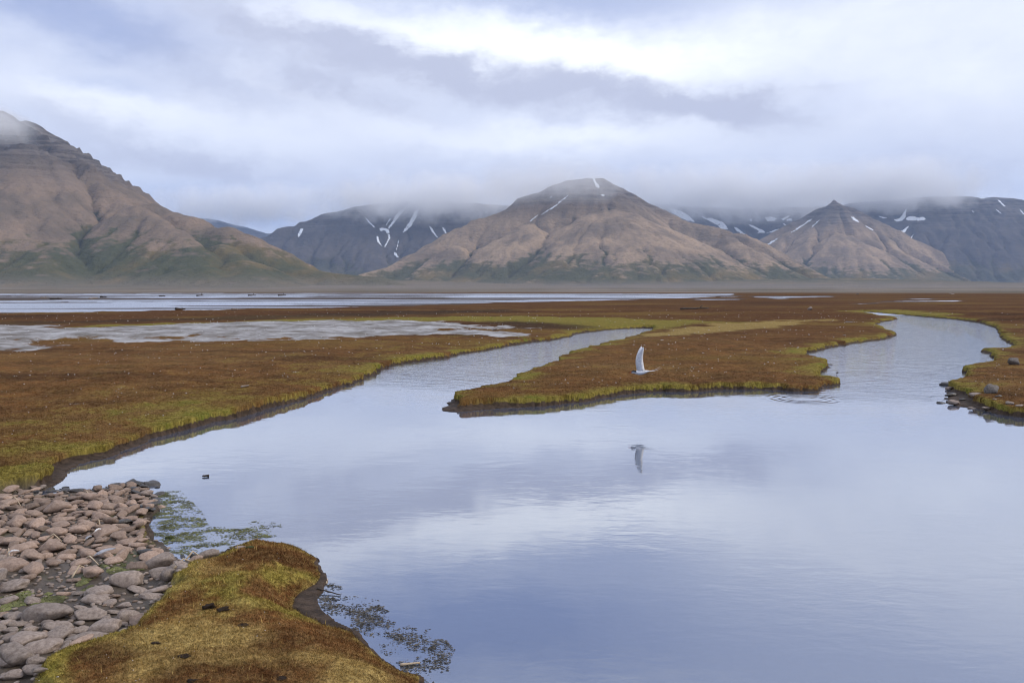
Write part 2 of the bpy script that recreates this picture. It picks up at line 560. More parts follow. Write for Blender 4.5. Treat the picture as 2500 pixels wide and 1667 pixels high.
    for pl in GREENS:
        m = (Y > 15) & (Y < 110)
        g = np.zeros(n, np.float32)
        g[m] = sstep(sdf(X[m], Y[m], pl) + 1.2 * fbm(X[m] / 5, Y[m] / 5, 103, 3), -1.2, 1.5)
        green = np.maximum(green, g * .9)
    tan = np.zeros(n, np.float32)
    for pl in YELLOWS:
        m = (Y > 12) & (Y < 80)
        tan[m] = np.maximum(tan[m], sstep(sdf(X[m], Y[m], pl) + 1.2 * fbm(X[m] / 4, Y[m] / 4, 105, 3), -1.5, 1.5))
    tan = np.maximum(tan, .85 * np.exp(-(((X - onplane('d', 420, 1440, .2)[0]) / .5) ** 2 + ((Y - onplane('d', 420, 1440, .2)[1]) / .25) ** 2)))
    tan = np.maximum(tan, .8 * np.exp(-(((X - onplane('d', 830, 1540, .2)[0]) / .22) ** 2 + ((Y - onplane('d', 830, 1540, .2)[1]) / .4) ** 2)))
    tan = np.maximum(tan, nearh * (.36 + .3 * fbm(X / .5, Y / .5, 113, 2)))
    dark = np.zeros(n, np.float32)
    for pl in DARKS:
        m = (Y > 15) & (Y < 110)
        dark[m] = np.maximum(dark[m], sstep(sdf(X[m], Y[m], pl) + 1.0 * fbm(X[m] / 5, Y[m] / 5, 107, 3), -1, 1.2))
    # the crown of the near hummock is brown
    green = green * (1 - .97 * np.exp(-(((X - HUM_A[0] - .05) / .80) ** 4 + ((Y - HUM_A[1]) / .66) ** 4)))
    hb2 = np.exp(-(((X - HUM_B[0]) / .55) ** 4 + ((Y - HUM_B[1] - .05) / .50) ** 4))
    green = np.maximum(green, hb2 * (.50 + .45 * fbm(X / .3, Y / .3, 109, 3)))
    green = np.maximum(green, .85 * np.exp(-np.clip(-bed, 0, 9) / .085) * (bed > -2) * (Y < 6))
    green = np.maximum(green, .55 * np.exp(-np.clip(d - mudw, 0, 9) / .10) * (Y < 6))
    mud = (1 - sstep(d - mudw, -.015, .045)) * (d > -1) * (R < 70)
    mud = np.maximum(mud, lw)
    mud = np.maximum(mud, np.where(d < 0, 1, 0))
    attrs['green'] = np.clip(green, 0, 1)
    attrs['tan'] = tan
    attrs['mud'] = np.clip(mud, 0, 1)
    attrs['silt'] = silt
    attrs['bed'] = bedm
    attrs['dark'] = np.maximum(dark, k)
    attrs['plain'] = sstep(R, 260, 420)
    attrs['shore'] = d
    attrs['lip'] = b * (1 - sstep(d - mudw, .12, .40)) * (1 - bedm) * (1 - nearh)
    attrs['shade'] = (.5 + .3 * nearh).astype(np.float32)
    return z, attrs


# ------------------------------------------------------------------ ground material
def mat_ground():
    m, t, out = material('tundra')
    p = t.pos()
    px, py, pz = t.sep(p)
    flat = t.comb(px, py, 0.0)
    green, tan, mud, silt, bed, dark, plain = [t.attr(a) for a in ('green', 'tan', 'mud', 'silt', 'bed', 'dark', 'plain')]
    nb = t.noise(flat, .35, 5, .6)
    nm = t.noise(flat, 1.7, 6, .62)
    nf = t.noise(flat, 14, 5, .65)
    ng = t.noise(flat, 55, 4, .7)
    c = t.mix(t.ss(nm, .30, .72), (.058, .027, .011), (.17, .078, .030))
    c = t.mix(t.m('MULTIPLY', t.ss(nb, .45, .7), .55), c, (.19, .12, .05))
    c = t.mix(t.m('MULTIPLY', t.ss(nf, .35, .75), .5), c, (.25, .165, .075))
    c = t.mix(t.ss(py, 14, 40), c, t.mix(nm, (.05, .024, .011), (.13, .062, .027)))
    nl = t.noise(t.comb(t.m('MULTIPLY', px, .30), py, 0.), .16, 5, .6)
    c = t.mix(t.m('MULTIPLY', t.ss(nl, .49, .64), .75), c, (.15, .095, .03))
    c = t.mix(t.m('MULTIPLY', t.ss(nl, .47, .34), .8), c, (.04, .021, .012))
    # yellow-green moss
    gm = t.m('ADD', green, t.m('ADD', t.m('MULTIPLY', t.m('SUBTRACT', nm, .5), 1.25), t.m('MULTIPLY', t.m('SUBTRACT', nb, .5), .8)))
    gm = t.m('ADD', gm, t.m('MULTIPLY', t.m('SUBTRACT', nf, .5), .55))
    gcol = t.mix(t.ss(nf, .3, .7), (.095, .08, .016), (.28, .235, .062))
    gcol = t.mix(t.ss(nm, .5, .75), gcol, (.115, .145, .024))
    gk = t.m('MULTIPLY', t.ss(gm, .16, .78), t.m('GREATER_THAN', green, .02))
    c = t.mix(t.m('MULTIPLY', gk, .92), c, gcol)
    tcol = t.mix(t.ss(nf, .3, .7), (.21, .155, .055), (.40, .31, .125))
    c = t.mix(t.m('MULTIPLY', t.ss(t.m('ADD', tan, t.m('MULTIPLY', t.m('SUBTRACT', nm, .5), 1.2)), .3, .75), .7), c, tcol)
    c = t.mix(t.m('MULTIPLY', dark, .75), c, (.045, .03, .02))
    # mottling: straw, olive and dead brown cushions a hand wide
    nk = t.noise(t.vm('ADD', flat, (7.7, 3.1, 0)), 5.5, 5, .65)
    c = t.mix(t.m('MULTIPLY', t.ss(nk, .55, .72), .5), c, (.26, .185, .07))
    c = t.mix(t.m('MULTIPLY', t.ss(nk, .44, .28), .55), c, (.05, .034, .014))
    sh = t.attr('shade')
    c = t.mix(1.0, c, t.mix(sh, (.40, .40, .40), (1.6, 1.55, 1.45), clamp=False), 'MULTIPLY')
    # fine moss texture
    c = t.mix(1.0, c, t.mix(t.ss(ng, .3, .7), (.5, .5, .5), (1.45, 1.42, 1.35)), 'MULTIPLY')
    # bare silt
    ns = t.noise(t.comb(t.m('MULTIPLY', px, .9), py, 0.), .8, 9, .72)
    scol = t.mix(t.ss(ns, .36, .68), (.16, .145, .13), (.43, .425, .43))
    sk = t.ss(t.m('ADD', silt, t.m('MULTIPLY', t.m('SUBTRACT', ns, .5), 2.4)), .40, .70)
    c = t.mix(sk, c, scol)
    # mud of the banks and the pond floor
    mcol = t.mix(t.ss(nf, .3, .7), (.028, .019, .013), (.085, .058, .04))
    c = t.mix(t.ss(t.m('ADD', mud, t.m('MULTIPLY', t.m('SUBTRACT', nf, .5), .7)), .42, .62), c, mcol)
    # wet gravel and algae film under the cobbles
    bcol = t.mix(t.ss(nf, .3, .7), (.05, .038, .028), (.11, .085, .062))
    bcol = t.mix(t.m('MULTIPLY', t.ss(nm, .55, .7), .75), bcol, (.075, .085, .028))
    c = t.mix(bed, c, bcol)
    # far valley floor
    nv = t.ss(t.noise(t.comb(t.m('MULTIPLY', px, .3), py, 0.), .02, 8, .65), .36, .64)
    c = t.mix(plain, c, t.mix(nv, (.075, .068, .048), (.27, .23, .195)))
    h = t.m('ADD', t.m('MULTIPLY', nf, .6), t.m('MULTIPLY', ng, .5))
    nrm = t.bump(h, .8, .02)
    wetness = t.m('MAXIMUM', t.m('MULTIPLY', mud, .22), t.m('MULTIPLY', bed, .45))
    principled(t, out, c, t.m('SUBTRACT', .97, wetness), nrm, t.m('ADD', .04, t.m('MULTIPLY', wetness, .6)))
    return m


M_GROUND = mat_ground()


def build_ground():
    # finely divided in front of the camera, coarse all round
    e1 = .0052
    r = [1.0]
    while r[-1] < 15000:
        k = r[-1]
        step = .05 if k < 2.2 else (e1 if k < 50 else e1 + (.022 - e1) * min(1, math.log(k / 50) / 1.2))
        r.append(k * (1 + step))
    r = np.array(r)
    th = np.radians(np.linspace(-41, 41, 760))
    R, T = np.meshgrid(r, th, indexing='ij')
    X, Y = (R * np.sin(T)).ravel(), (R * np.cos(T)).ravel()
    z, at = ground_eval(X, Y)
    nr, nc = R.shape
    # the moss lip hangs a little over the water
    Dg = at['shore'].reshape(nr, nc)
    gr = np.gradient(Dg, axis=0) / np.gradient(R, axis=0)
    gt = np.gradient(Dg, axis=1) / (np.gradient(T, axis=1) * R)
    gx = gr * np.sin(T) + gt * np.cos(T)
    gy = gr * np.cos(T) - gt * np.sin(T)
    gl = np.hypot(gx, gy) + 1e-6
    push = (sstep(at['lip'], .3, .8) * .045).reshape(nr, nc) * (R < 24) * (R > 3)
    X = X - (gx / gl * push).ravel()
    Y = Y - (gy / gl * push).ravel()
    f = grid_faces(nr, nc)
    # all round: coarse ring sector
    r2 = np.concatenate([[.02, .3, .6], np.geomspace(1.0, 15000, 90)])
    t2 = np.radians(np.linspace(41, 319, 120))
    R2, T2 = np.meshgrid(r2, t2, indexing='ij')
    X2, Y2 = (R2 * np.sin(T2)).ravel(), (R2 * np.cos(T2)).ravel()
    z2, at2 = ground_eval(X2, Y2)
    f2 = grid_faces(*R2.shape) + len(X)
    # the small sector under the camera's feet
    r3 = np.array([.02, .3, .6, 1.0])
    t3 = np.radians(np.linspace(-41, 41, 40))
    R3, T3 = np.meshgrid(r3, t3, indexing='ij')
    X3, Y3 = (R3 * np.sin(T3)).ravel(), (R3 * np.cos(T3)).ravel()
    z3, at3 = ground_eval(X3, Y3)
    f3 = grid_faces(*R3.shape) + len(X) + len(X2)
    V = np.concatenate([np.stack([a, b, c], -1) for a, b, c in ((X, Y, z), (X2, Y2, z2), (X3, Y3, z3))])
    A = {k: np.concatenate([at[k], at2[k], at3[k]]) for k in at}
    F = np.concatenate([f, f2, f3])[:, ::-1]
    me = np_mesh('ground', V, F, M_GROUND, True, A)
    o = link(bpy.data.objects.new('ground', me))
    tag(o, 'mossy brown and green tundra plain with pond banks and pond floor', kind='structure')
    return (R, X, Y, z, at, nr, nc)


GR = build_ground()


# ------------------------------------------------------------------ water
def mat_water(name, lake):
    m, t, out = material(name)
    p = t.pos()
    px, py, pz = t.sep(p)
    flat = t.comb(px, py, 0.0)
    if lake:
        h = t.noise(t.comb(t.m('MULTIPLY', px, .5), py, 0.), 1.2, 5, .6)
        nrm = t.bump(h, .6, .5)
        rough = .3
    else:
        # wavelets: crests run across the view, stronger where the wind reaches the channels
        rip = t.ss(t.m('ADD', py, t.m('MULTIPLY', t.m('SUBTRACT', t.noise(flat, .25, 3), .5), 9)), 11.5, 20)
        lee = t.ss(t.noise(t.vm('ADD', flat, (3.1, 8.8, 0)), .55, 3, .5), .45, .62)
        h1 = t.noise(t.comb(t.m('MULTIPLY', px, .55), py, 0.), 5.5, 4, .55, .4)
        h2 = t.noise(t.comb(t.m('ADD', t.m('MULTIPLY', px, .35), t.m('MULTIPLY', py, .25)), py, 0.), 13, 3, .5, .3)
        amp = t.m('ADD', t.m('MULTIPLY', rip, .020), t.m('ADD', .0006, t.m('MULTIPLY', lee, .0010)))
        hh = t.m('MULTIPLY', t.m('ADD', h1, t.m('MULTIPLY', h2, .45)), amp)
        # rings where the tern has touched the water
        cx, cy = onplane('z6', 550, 785)
        rr = t.vm('DISTANCE', flat, (cx, cy, 0))
        ring = t.m('MULTIPLY', t.m('SINE', t.m('MULTIPLY', rr, 48)), t.m('EXPONENT', t.m('MULTIPLY', t.m('POWER', t.m('DIVIDE', t.m('SUBTRACT', rr, .40), .16), 2.0), -1.0)))
        hh = t.m('ADD', hh, t.m('MULTIPLY', ring, .0034))
        nrm = t.bump(hh, 1.0, 1.0)
        rough = .02
    gl = t.node('ShaderNodeBsdfGlossy')
    t.put(gl.inputs['Color'], (.97, .98, 1.0))
    t.put(gl.inputs['Roughness'], rough)
    t.put(gl.inputs['Normal'], nrm)
    tr = t.node('ShaderNodeBsdfTransparent')
    t.put(tr.inputs['Color'], (.42, .50, .55))
    df = t.node('ShaderNodeBsdfDiffuse')          # silt hanging in the water
    t.put(df.inputs['Color'], (.17, .22, .33))
    body = t.node('ShaderNodeMixShader')
    t.put(body.inputs[0], .45 if not lake else .6)
    t.l.new(tr.outputs[0], body.inputs[1])
    t.l.new(df.outputs[0], body.inputs[2])
    fr = t.node('ShaderNodeFresnel')
    fr.inputs['IOR'].default_value = 1.5
    t.put(fr.inputs['Normal'], nrm)
    mx = t.node('ShaderNodeMixShader')
    fac = t.m('MULTIPLY', t.m('POWER', fr.outputs[0], .7 if lake else .42), 1.0, clamp=True)
    t.put(mx.inputs[0], fac)
    t.l.new(body.outputs[0], mx.inputs[1])
    t.l.new(gl.outputs[0], mx.inputs[2])
    t.l.new(mx.outputs[0], out.inputs['Surface'])
    return m


def sheet(name, x0, x1, y0, y1, nx, ny, mat, label):
    gx, gy = np.meshgrid(np.linspace(x0, x1, nx), np.linspace(y0, y1, ny))
    V = np.stack([gx.ravel(), gy.ravel(), np.zeros(gx.size)], -1)
    o = link(bpy.data.objects.new(name, np_mesh(name, V, grid_faces(ny, nx), mat)))
    tag(o, label, kind='structure')
    return o


sheet('pond_water', -60, 60, -12, 52, 7, 5, mat_water('pond_water', False), 'calm pale blue pond water winding between mossy banks')
sheet('lake_water', -420, 420, 52, 420, 9, 5, mat_water('lake_water', True), 'shallow grey-blue lake water at the foot of the mountains')


# ------------------------------------------------------------------ mountains
def mat_mountain(name, warm, greenk, dust, cold=(.21, .165, .122), top0=.55):
    m, t, out = material(name)
    p = t.pos()
    px, py, pz = t.sep(p)
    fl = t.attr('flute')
    hr = t.attr('rel')
    n1 = t.noise(p, .0035, 6, .6)
    n2 = t.noise(t.comb(px, py, t.m('MULTIPLY', pz, 3.5)), .011, 6, .62)
    n3 = t.noise(p, .05, 5, .65)
    scree = t.mix(t.ss(n1, .35, .65), cold, warm)
    scree = t.mix(t.m('MULTIPLY', t.ss(n3, .35, .7), .35), scree, (.13, .108, .092))
    top = t.ss(t.m('ADD', hr, t.m('MULTIPLY', t.m('SUBTRACT', n1, .5), .5)), top0, top0 + .3)
    rock = t.mix(t.ss(n2, .4, .65), (.062, .06, .064), (.13, .12, .115))
    band = t.noise(t.comb(t.m('MULTIPLY', px, .0015), t.m('MULTIPLY', py, .0015), t.m('MULTIPLY', pz, .05)), 1.0, 3, .6)
    rock = t.mix(t.m('MULTIPLY', t.ss(band, .46, .56), .7), rock, (.19, .17, .155))
    c = t.mix(t.m('MULTIPLY', top, .85), scree, rock)
    g = t.m('ADD', t.m('MULTIPLY', fl, .9), t.m('MULTIPLY', t.m('SUBTRACT', n2, .5), 1.7))
    g = t.m('ADD', g, t.ss(hr, .40, .02, -.55, .5))
    gcol = t.mix(n3, (.05, .058, .034), (.115, .12, .068))
    gcol = t.mix(t.ss(n1, .45, .7), gcol, (.17, .13, .06))
    c = t.mix(t.m('MULTIPLY', t.ss(g, .15, .5), greenk), c, gcol)
    # outwash aprons at the very foot
    c = t.mix(t.m('MULTIPLY', t.ss(hr, .07, .0), dust), c, t.mix(n2, (.15, .13, .105), (.28, .235, .20)))
    c = t.mix(t.m('MULTIPLY', t.ss(fl, .6, 1.0), .45), c, (.045, .042, .045))  # darker gully rock, with shade also painted into the gullies to sharpen the relief
    nrm = t.bump(t.m('ADD', n3, t.m('MULTIPLY', n2, 2.0)), .9, 10)
    principled(t, out, c, .97, nrm, .04)
    return m


def ridge_field(X, Y, ridges):
    """height of the union of ridges; also how deep each point lies in a gully"""
    n = X.size
    best = np.full(n, -1e9, np.float32)
    sec = np.full(n, -1e9, np.float32)
    bt = np.zeros(n, np.float32)
    br = np.zeros(n, np.float32)
    for ri, rg in enumerate(ridges):
        pts, s, k, c = rg['p'], rg.get('s', .62), rg.get('k', 55), rg.get('c', 40)
        L0 = 0
        hb = np.full(n, -1e9, np.float32)
        tb = np.zeros(n, np.float32)
        rb = np.zeros(n, np.float32)
        for i in range(len(pts) - 1):
            ax, ay, az = pts[i]
            bx, by, bz = pts[i + 1]
            dx, dy = bx - ax, by - ay
            L = math.hypot(dx, dy)
            q0 = ((X - ax) * dx + (Y - ay) * dy) / (L * L)
            q = np.clip(q0, 0, 1)
            ex, ey = X - ax - q * dx, Y - ay - q * dy
            rr = np.sqrt(ex * ex + ey * ey)
            h0 = az + (bz - az) * q
            rc = np.sqrt(rr * rr + c * c) - c
            h = h0 - s * rc
            ang = np.arctan2(ex * dx + ey * dy, np.abs(ex * dy - ey * dx) + 1e-3)
            tt = L0 + q * L + ang * 180 + np.where(ex * dy - ey * dx > 0, 5000, 0)
            w = h > hb
            hb = np.where(w, h, hb)
            tb = np.where(w, tt, tb)
            rb = np.where(w, rr, rb)
            L0 += L
        z = k * np.logaddexp(0, hb / k)
        w = z > best
        sec = np.where(w, best, np.maximum(sec, z))
        best = np.where(w, z, best)
        bt = np.where(w, tb + ri * 977, bt)
        br = np.where(w, rb, br)
    return best, sec, bt, br


def erode(z, ny, nx, cell, A, seed, iters=3):
    """cut gullies where water gathers (D8 flow); returns height and gully strength"""
    rng = np.random.default_rng(seed)
    chan = np.zeros((ny, nx))
    for it in range(iters):
        zz = z.reshape(ny, nx) + rng.normal(0, .10 * cell, (ny, nx))
        pad = np.pad(zz, 1, mode='edge')
        pad[0] = pad[-1] = 1e6
        pad[:, 0] = pad[:, -1] = 1e6
        best = np.zeros((ny, nx))
        rec = np.arange(ny * nx).reshape(ny, nx).copy()
        ids = rec.copy()
        for dj in (-1, 0, 1):
            for di in (-1, 0, 1):
                if dj or di:
                    dz = (zz - pad[1 + dj:1 + dj + ny, 1 + di:1 + di + nx]) / math.hypot(dj, di)
                    w = dz > best
                    best = np.where(w, dz, best)
                    rec = np.where(w, ids + dj * nx + di, rec)
        order = np.argsort(-zz.ravel()).tolist()
        rl = rec.ravel().tolist()
        acc = [1.0] * (ny * nx)
        for i in order:
            k = rl[i]
            if k != i:
                acc[k] += acc[i]
        acc = np.array(acc).reshape(ny, nx) * cell * cell
        c = np.clip((acc / 90000.0), 0, 1.6) ** .5
        steep = sstep(best / cell, .08, .35)
        cut = A[it] * c * steep
        q = np.pad(cut, 1, mode='edge')
        cut = .46 * cut + .10 * (q[:-2, 1:-1] + q[2:, 1:-1] + q[1:-1, :-2] + q[1:-1, 2:]) + .035 * (q[:-2, :-2] + q[2:, 2:] + q[:-2, 2:] + q[2:, :-2])
        z = (z.reshape(ny, nx) - cut).ravel()
        chan = np.maximum(chan, cut / A[it])
    return z, chan.ravel()


def R3(pts):
    return [atdepth('d', x, y, D) for (x, y, D) in pts]


def build_mountain(label, ridges, box, cell, mat, amp=1.0, seed=1, strata=None, warp=1.0):
    x0, x1, y0, y1 = box
    gx, gy = np.meshgrid(np.arange(x0, x1, cell), np.arange(y0, y1, cell))
    ny, nx = gx.shape
    X, Y = gx.ravel().astype(np.float64), gy.ravel().astype(np.float64)
    wx = X + warp * 55 * fbm(X / 420, Y / 420, seed + 1, 4) + 14 * fbm(X / 90, Y / 90, seed + 2, 3)
    wy = Y + warp * 55 * fbm(X / 420, Y / 420, seed + 3, 4) + 14 * fbm(X / 90, Y / 90, seed + 4, 3)
    z, sec, tt, rr = ridge_field(wx, wy, ridges)
    zmax = z.max()
    # runnels run down the slope, across the ridge
    f1 = 1 - np.abs(perlin(tt / 130, rr / 900, seed + 7)) * 2.2
    f2 = 1 - np.abs(perlin(tt / 48, rr / 420, seed + 8)) * 2.2
    f3 = perlin(tt / 22, rr / 200, seed + 9)
    slope = sstep(rr, 20, 160) * sstep(z, 25, 130)
    carve = np.clip(f1, 0, 1) ** 2.2 * 14 * np.clip(.55 + perlin(tt / 300, rr / 500, seed + 17), 0, 1) + np.clip(f2, 0, 1) ** 2 * 7 + f3 * 2.0
    crease = np.exp(-np.clip(z - sec, 0, 1e4) / 22)
    z2 = z - slope * carve * amp - 34 * crease * sstep(z, 30, 150) * amp
    z2 += 3.0 * fbm(X / 60, Y / 60, seed + 5, 4) * sstep(z, 20, 120) * amp
    if strata:
        lo, hi = strata
        msk = sstep(z2, lo, lo + 60) * (1 - sstep(z2, hi, hi + 60))
        ph = (z2 + 10 * fbm(X / 160, Y / 160, seed + 6, 2)) / 33
        z2 = z2 + msk * 13 * np.sin(2 * PI * ph)
    z2, chan = erode(z2, ny, nx, cell, (20 * amp, 16 * amp, 12 * amp), seed)
    z2 = z2 - 3.0
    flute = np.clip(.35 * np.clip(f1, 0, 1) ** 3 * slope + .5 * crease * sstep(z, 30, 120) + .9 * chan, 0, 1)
    rel = np.clip(z2 / zmax, 0, 1)
    lowc = ((z2.reshape(ny, nx)[:-1, :-1] > 0.2) | (z2.reshape(ny, nx)[1:, 1:] > 0.2))
    faces = grid_faces(ny, nx, lowc)
    used = np.unique(faces)
    remap = np.full(X.size, -1)
    remap[used] = np.arange(len(used))
    V = np.stack([X, Y, z2], -1)[used]
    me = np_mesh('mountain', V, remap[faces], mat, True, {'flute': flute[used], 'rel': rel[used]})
    o = link(bpy.data.objects.new('mountain', me))
    tag(o, label, kind='structure')
    return o, V, remap[faces]


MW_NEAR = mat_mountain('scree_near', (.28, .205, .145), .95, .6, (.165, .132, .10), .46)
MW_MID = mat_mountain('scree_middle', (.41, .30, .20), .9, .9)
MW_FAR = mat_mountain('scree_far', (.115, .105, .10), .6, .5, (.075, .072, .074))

M_L = build_mountain('big brown mountain with banded cliffs below its cloudy top', [
    {'p': R3([(-420, 330, 4700), (-250, 280, 4600), (-80, 246, 4500), (5, 252, 4420), (40, 262, 4400), (130, 325, 4250), (150, 352, 4230), (213, 376, 4150), (237, 404, 4120),
              (300, 438, 4000)]), 's': .95, 'c': 10, 'k': 40},
    {'p': R3([(300, 438, 4000), (340, 458, 3950), (380, 476, 3900), (450, 496, 3800), (510, 513, 3700), (560, 540, 3600), (600, 572, 3520), (640, 600, 3450), (700, 616, 3400), (770, 629, 3300), (860, 640, 3200)]), 's': .58, 'c': 70, 'k': 34},
    {'p': R3([(480, 508, 3740), (510, 550, 3500), (540, 590, 3250), (560, 630, 3000)]), 's': .55, 'c': 90, 'k': 40},
    {'p': R3([(40, 264, 4400), (75, 330, 4230), (110, 410, 4020), (135, 480, 3800), (150, 525, 3560), (120, 560, 3330), (90, 600, 3120)]), 's': .6, 'c': 90, 'k': 45},
    {'p': R3([(237, 404, 4120), (320, 462, 3880), (410, 520, 3600), (455, 560, 3350), (470, 610, 3080)]), 's': .58, 'c': 90, 'k': 45},
    {'p': R3([(-80, 250, 4450), (-40, 400, 4060), (-30, 500, 3700), (-60, 560, 3400), (-100, 610, 3150)]), 's': .6, 'c': 70, 'k': 45},
    {'p': R3([(370, 640, 3500), (340, 648, 3100), (320, 657, 2700)]), 's': .05, 'c': 60, 'k': 8},
], (-3600, 100, 2100, 4900), 11.5, MW_NEAR, 1.0, 10, (540, 800), .4)

M_C = build_mountain('broad tan mountain in the middle with cloud touching its snow-streaked top', [
    {'p': R3([(830, 628, 5700), (890, 612, 5800), (940, 590, 5900), (1000, 558, 6050), (1040, 530, 6150), (1070, 510, 6200), (1140, 488, 6300), (1200, 450, 6350),
              (1240, 434, 6400), (1300, 411, 6450), (1350, 402, 6500), (1385, 405, 6500), (1420, 425, 6550), (1460, 455, 6600), (1490, 466, 6650),
              (1540, 494, 6600), (1600, 512, 6550), (1680, 524, 6400), (1730, 548, 6200), (1800, 588, 6000), (1850, 611, 5900), (1900, 633, 5800)]), 's': .8, 'c': 20, 'k': 45},
    {'p': R3([(1365, 404, 6500), (1390, 470, 6250), (1385, 512, 6050), (1370, 560, 5750), (1380, 600, 5500), (1385, 634, 5280)]), 's': .5, 'c': 160, 'k': 40},
    {'p': R3([(1420, 428, 6520), (1465, 500, 6150), (1510, 555, 5850), (1535, 600, 5600), (1545, 636, 5400)]), 's': .55, 'c': 90, 'k': 40},
    {'p': R3([(1680, 526, 6390), (1700, 560, 6150), (1715, 600, 5900), (1720, 636, 5650)]), 's': .55, 'c': 90, 'k': 40},
    {'p': R3([(1240, 438, 6400), (1225, 505, 6080), (1190, 565, 5750), (1140, 612, 5450)]), 's': .55, 'c': 90, 'k': 40},
    {'p': R3([(1070, 512, 6200), (1050, 560, 5950), (1010, 600, 5700)]), 's': .55, 'c': 60, 'k': 40},
    {'p': R3([(700, 640, 4300), (860, 640, 4100), (1000, 645, 3900), (1150, 650, 3700), (1300, 656, 3500), (1480, 663, 3300)]), 's': .035, 'c': 30, 'k': 3},
    {'p': R3([(1750, 640, 5000), (1950, 637, 5000), (2150, 647, 4800), (2400, 655, 4600)]), 's': .04, 'c': 60, 'k': 6},
], (-1700, 3000, 2600, 7400), 15, MW_MID, .95, 40, None, .5)

M_D = build_mountain('pointed pyramid-shaped mountain with a thin snow streak on each shoulder', [
    {'p': R3([(1690, 600, 8500), (1720, 585, 8600), (1760, 563, 8650), (1800, 538, 8700), (1850, 505, 8750), (1885, 482, 8780), (1903, 469, 8795), (1917, 455, 8800), (1932, 470, 8790), (1960, 489, 8750), (2010, 515, 8650),
              (2060, 540, 8500), (2110, 572, 8300), (2160, 602, 8100), (2220, 640, 7800)]), 's': .85, 'c': 3, 'k': 45},
    {'p': R3([(1917, 464, 8800), (1925, 530, 8400), (1955, 580, 8000), (1975, 640, 7500)]), 's': .55, 'c': 90, 'k': 45},
    {'p': R3([(1885, 485, 8780), (1850, 560, 8300), (1845, 625, 7800)]), 's': .58, 'c': 60, 'k': 45},
    {'p': R3([(2010, 515, 8650), (2050, 570, 8200), (2090, 630, 7800)]), 's': .58, 'c': 60, 'k': 45},
], (1600, 4600, 6700, 9800), 19, MW_MID, 1.0, 70, None, .35)

M_B = build_mountain('dark blue mountain behind with forked snow gullies, left of the tan one', [
    {'p': R3([(550, 566, 9000), (600, 545, 9100), (650, 520, 9200), (740, 491, 9400), (800, 477, 9500), (870, 467, 9600), (940, 462, 9700), (1040, 462, 9700), (1150, 470, 9600), (1280, 480, 9600)]), 's': .62, 'c': 30, 'k': 50},
    {'p': R3([(790, 478, 9500), (770, 540, 9000), (750, 600, 8500)]), 's': .58, 'c': 70, 'k': 50},
    {'p': R3([(960, 463, 9700), (955, 540, 9050), (960, 605, 8500)]), 's': .58, 'c': 60, 'k': 50},
    {'p': R3([(680, 512, 9250), (660, 570, 8850), (655, 615, 8500)]), 's': .58, 'c': 60, 'k': 50},
    {'p': R3([(1060, 462, 9700), (1080, 560, 8900)]), 's': .58, 'c': 60, 'k': 50},
], (-3700, 500, 7400, 10600), 21, MW_FAR, 1.2, 90)

M_E = build_mountain('long dark flat-topped mountain with scattered snow at the photo edge', [
    {'p': R3([(1960, 466, 10800), (2050, 458, 10600), (2150, 450, 10500), (2250, 449, 10400), (2352, 456, 10300), (2500, 470, 10200), (2750, 500, 10000)]), 's': .56, 'c': 60, 'k': 50},
    {'p': R3([(2250, 449, 10400), (2225, 530, 9700), (2215, 590, 9100), (2230, 640, 8600)]), 's': .55, 'c': 90, 'k': 50},
    {'p': R3([(2352, 456, 10300), (2360, 560, 9400), (2380, 640, 8600)]), 's': .55, 'c': 90, 'k': 50},
    {'p': R3([(2520, 470, 10200), (2540, 600, 9000), (2560, 645, 8500)]), 's': .55, 'c': 90, 'k': 50},
    {'p': R3([(2060, 458, 10600), (2075, 530, 9900), (2080, 590, 9300)]), 's': .55, 'c': 70, 'k': 50},
], (2900, 7800, 7600, 11600), 25, MW_FAR, 1.1, 120)

M_F = build_mountain('hazy blue mountainside with many snow patches between two brown peaks', [
    {'p': R3([(1300, 470, 11400), (1420, 466, 11600), (1500, 464, 11800), (1560, 472, 12000), (1650, 476, 12200), (1750, 478, 12200), (1850, 474, 12000), (1990, 462, 11800)]), 's': .5, 'c': 60, 'k': 60},
    {'p': R3([(1500, 464, 11800), (1570, 505, 11200), (1640, 545, 10500), (1690, 590, 9900)]), 's': .5, 'c': 60, 'k': 60},
    {'p': R3([(1880, 474, 11900), (1860, 530, 11000), (1800, 580, 10000)]), 's': .5, 'c': 60, 'k': 60},
    {'p': R3([(1700, 477, 12200), (1710, 520, 11600), (1730, 560, 10700)]), 's': .45, 'c': 60, 'k': 60},
], (300, 4700, 9000, 13000), 28, MW_FAR, 1.1, 150)

M_G = build_mountain('distant deep blue hill half hidden under low cloud', [
    {'p': R3([(380, 500, 14500), (480, 500, 14500), (560, 520, 14500), (620, 535, 14500), (720, 520, 14500)]), 's': .5, 'c': 60, 'k': 60},
], (-7200, -2600, 12600, 16200), 60, MW_FAR, 1.0, 170)

# ------------------------------------------------------------------ snow on the mountains
def mat_snow():
    m, t, out = material('old_snow')
    n = t.noise(t.pos(), .06, 5, .6)
    principled(t, out, t.mix(n, (.66, .69, .74), (.84, .86, .88)), .7, t.bump(n, .4, 4), .2)
    return m


M_SNOW = mat_snow()


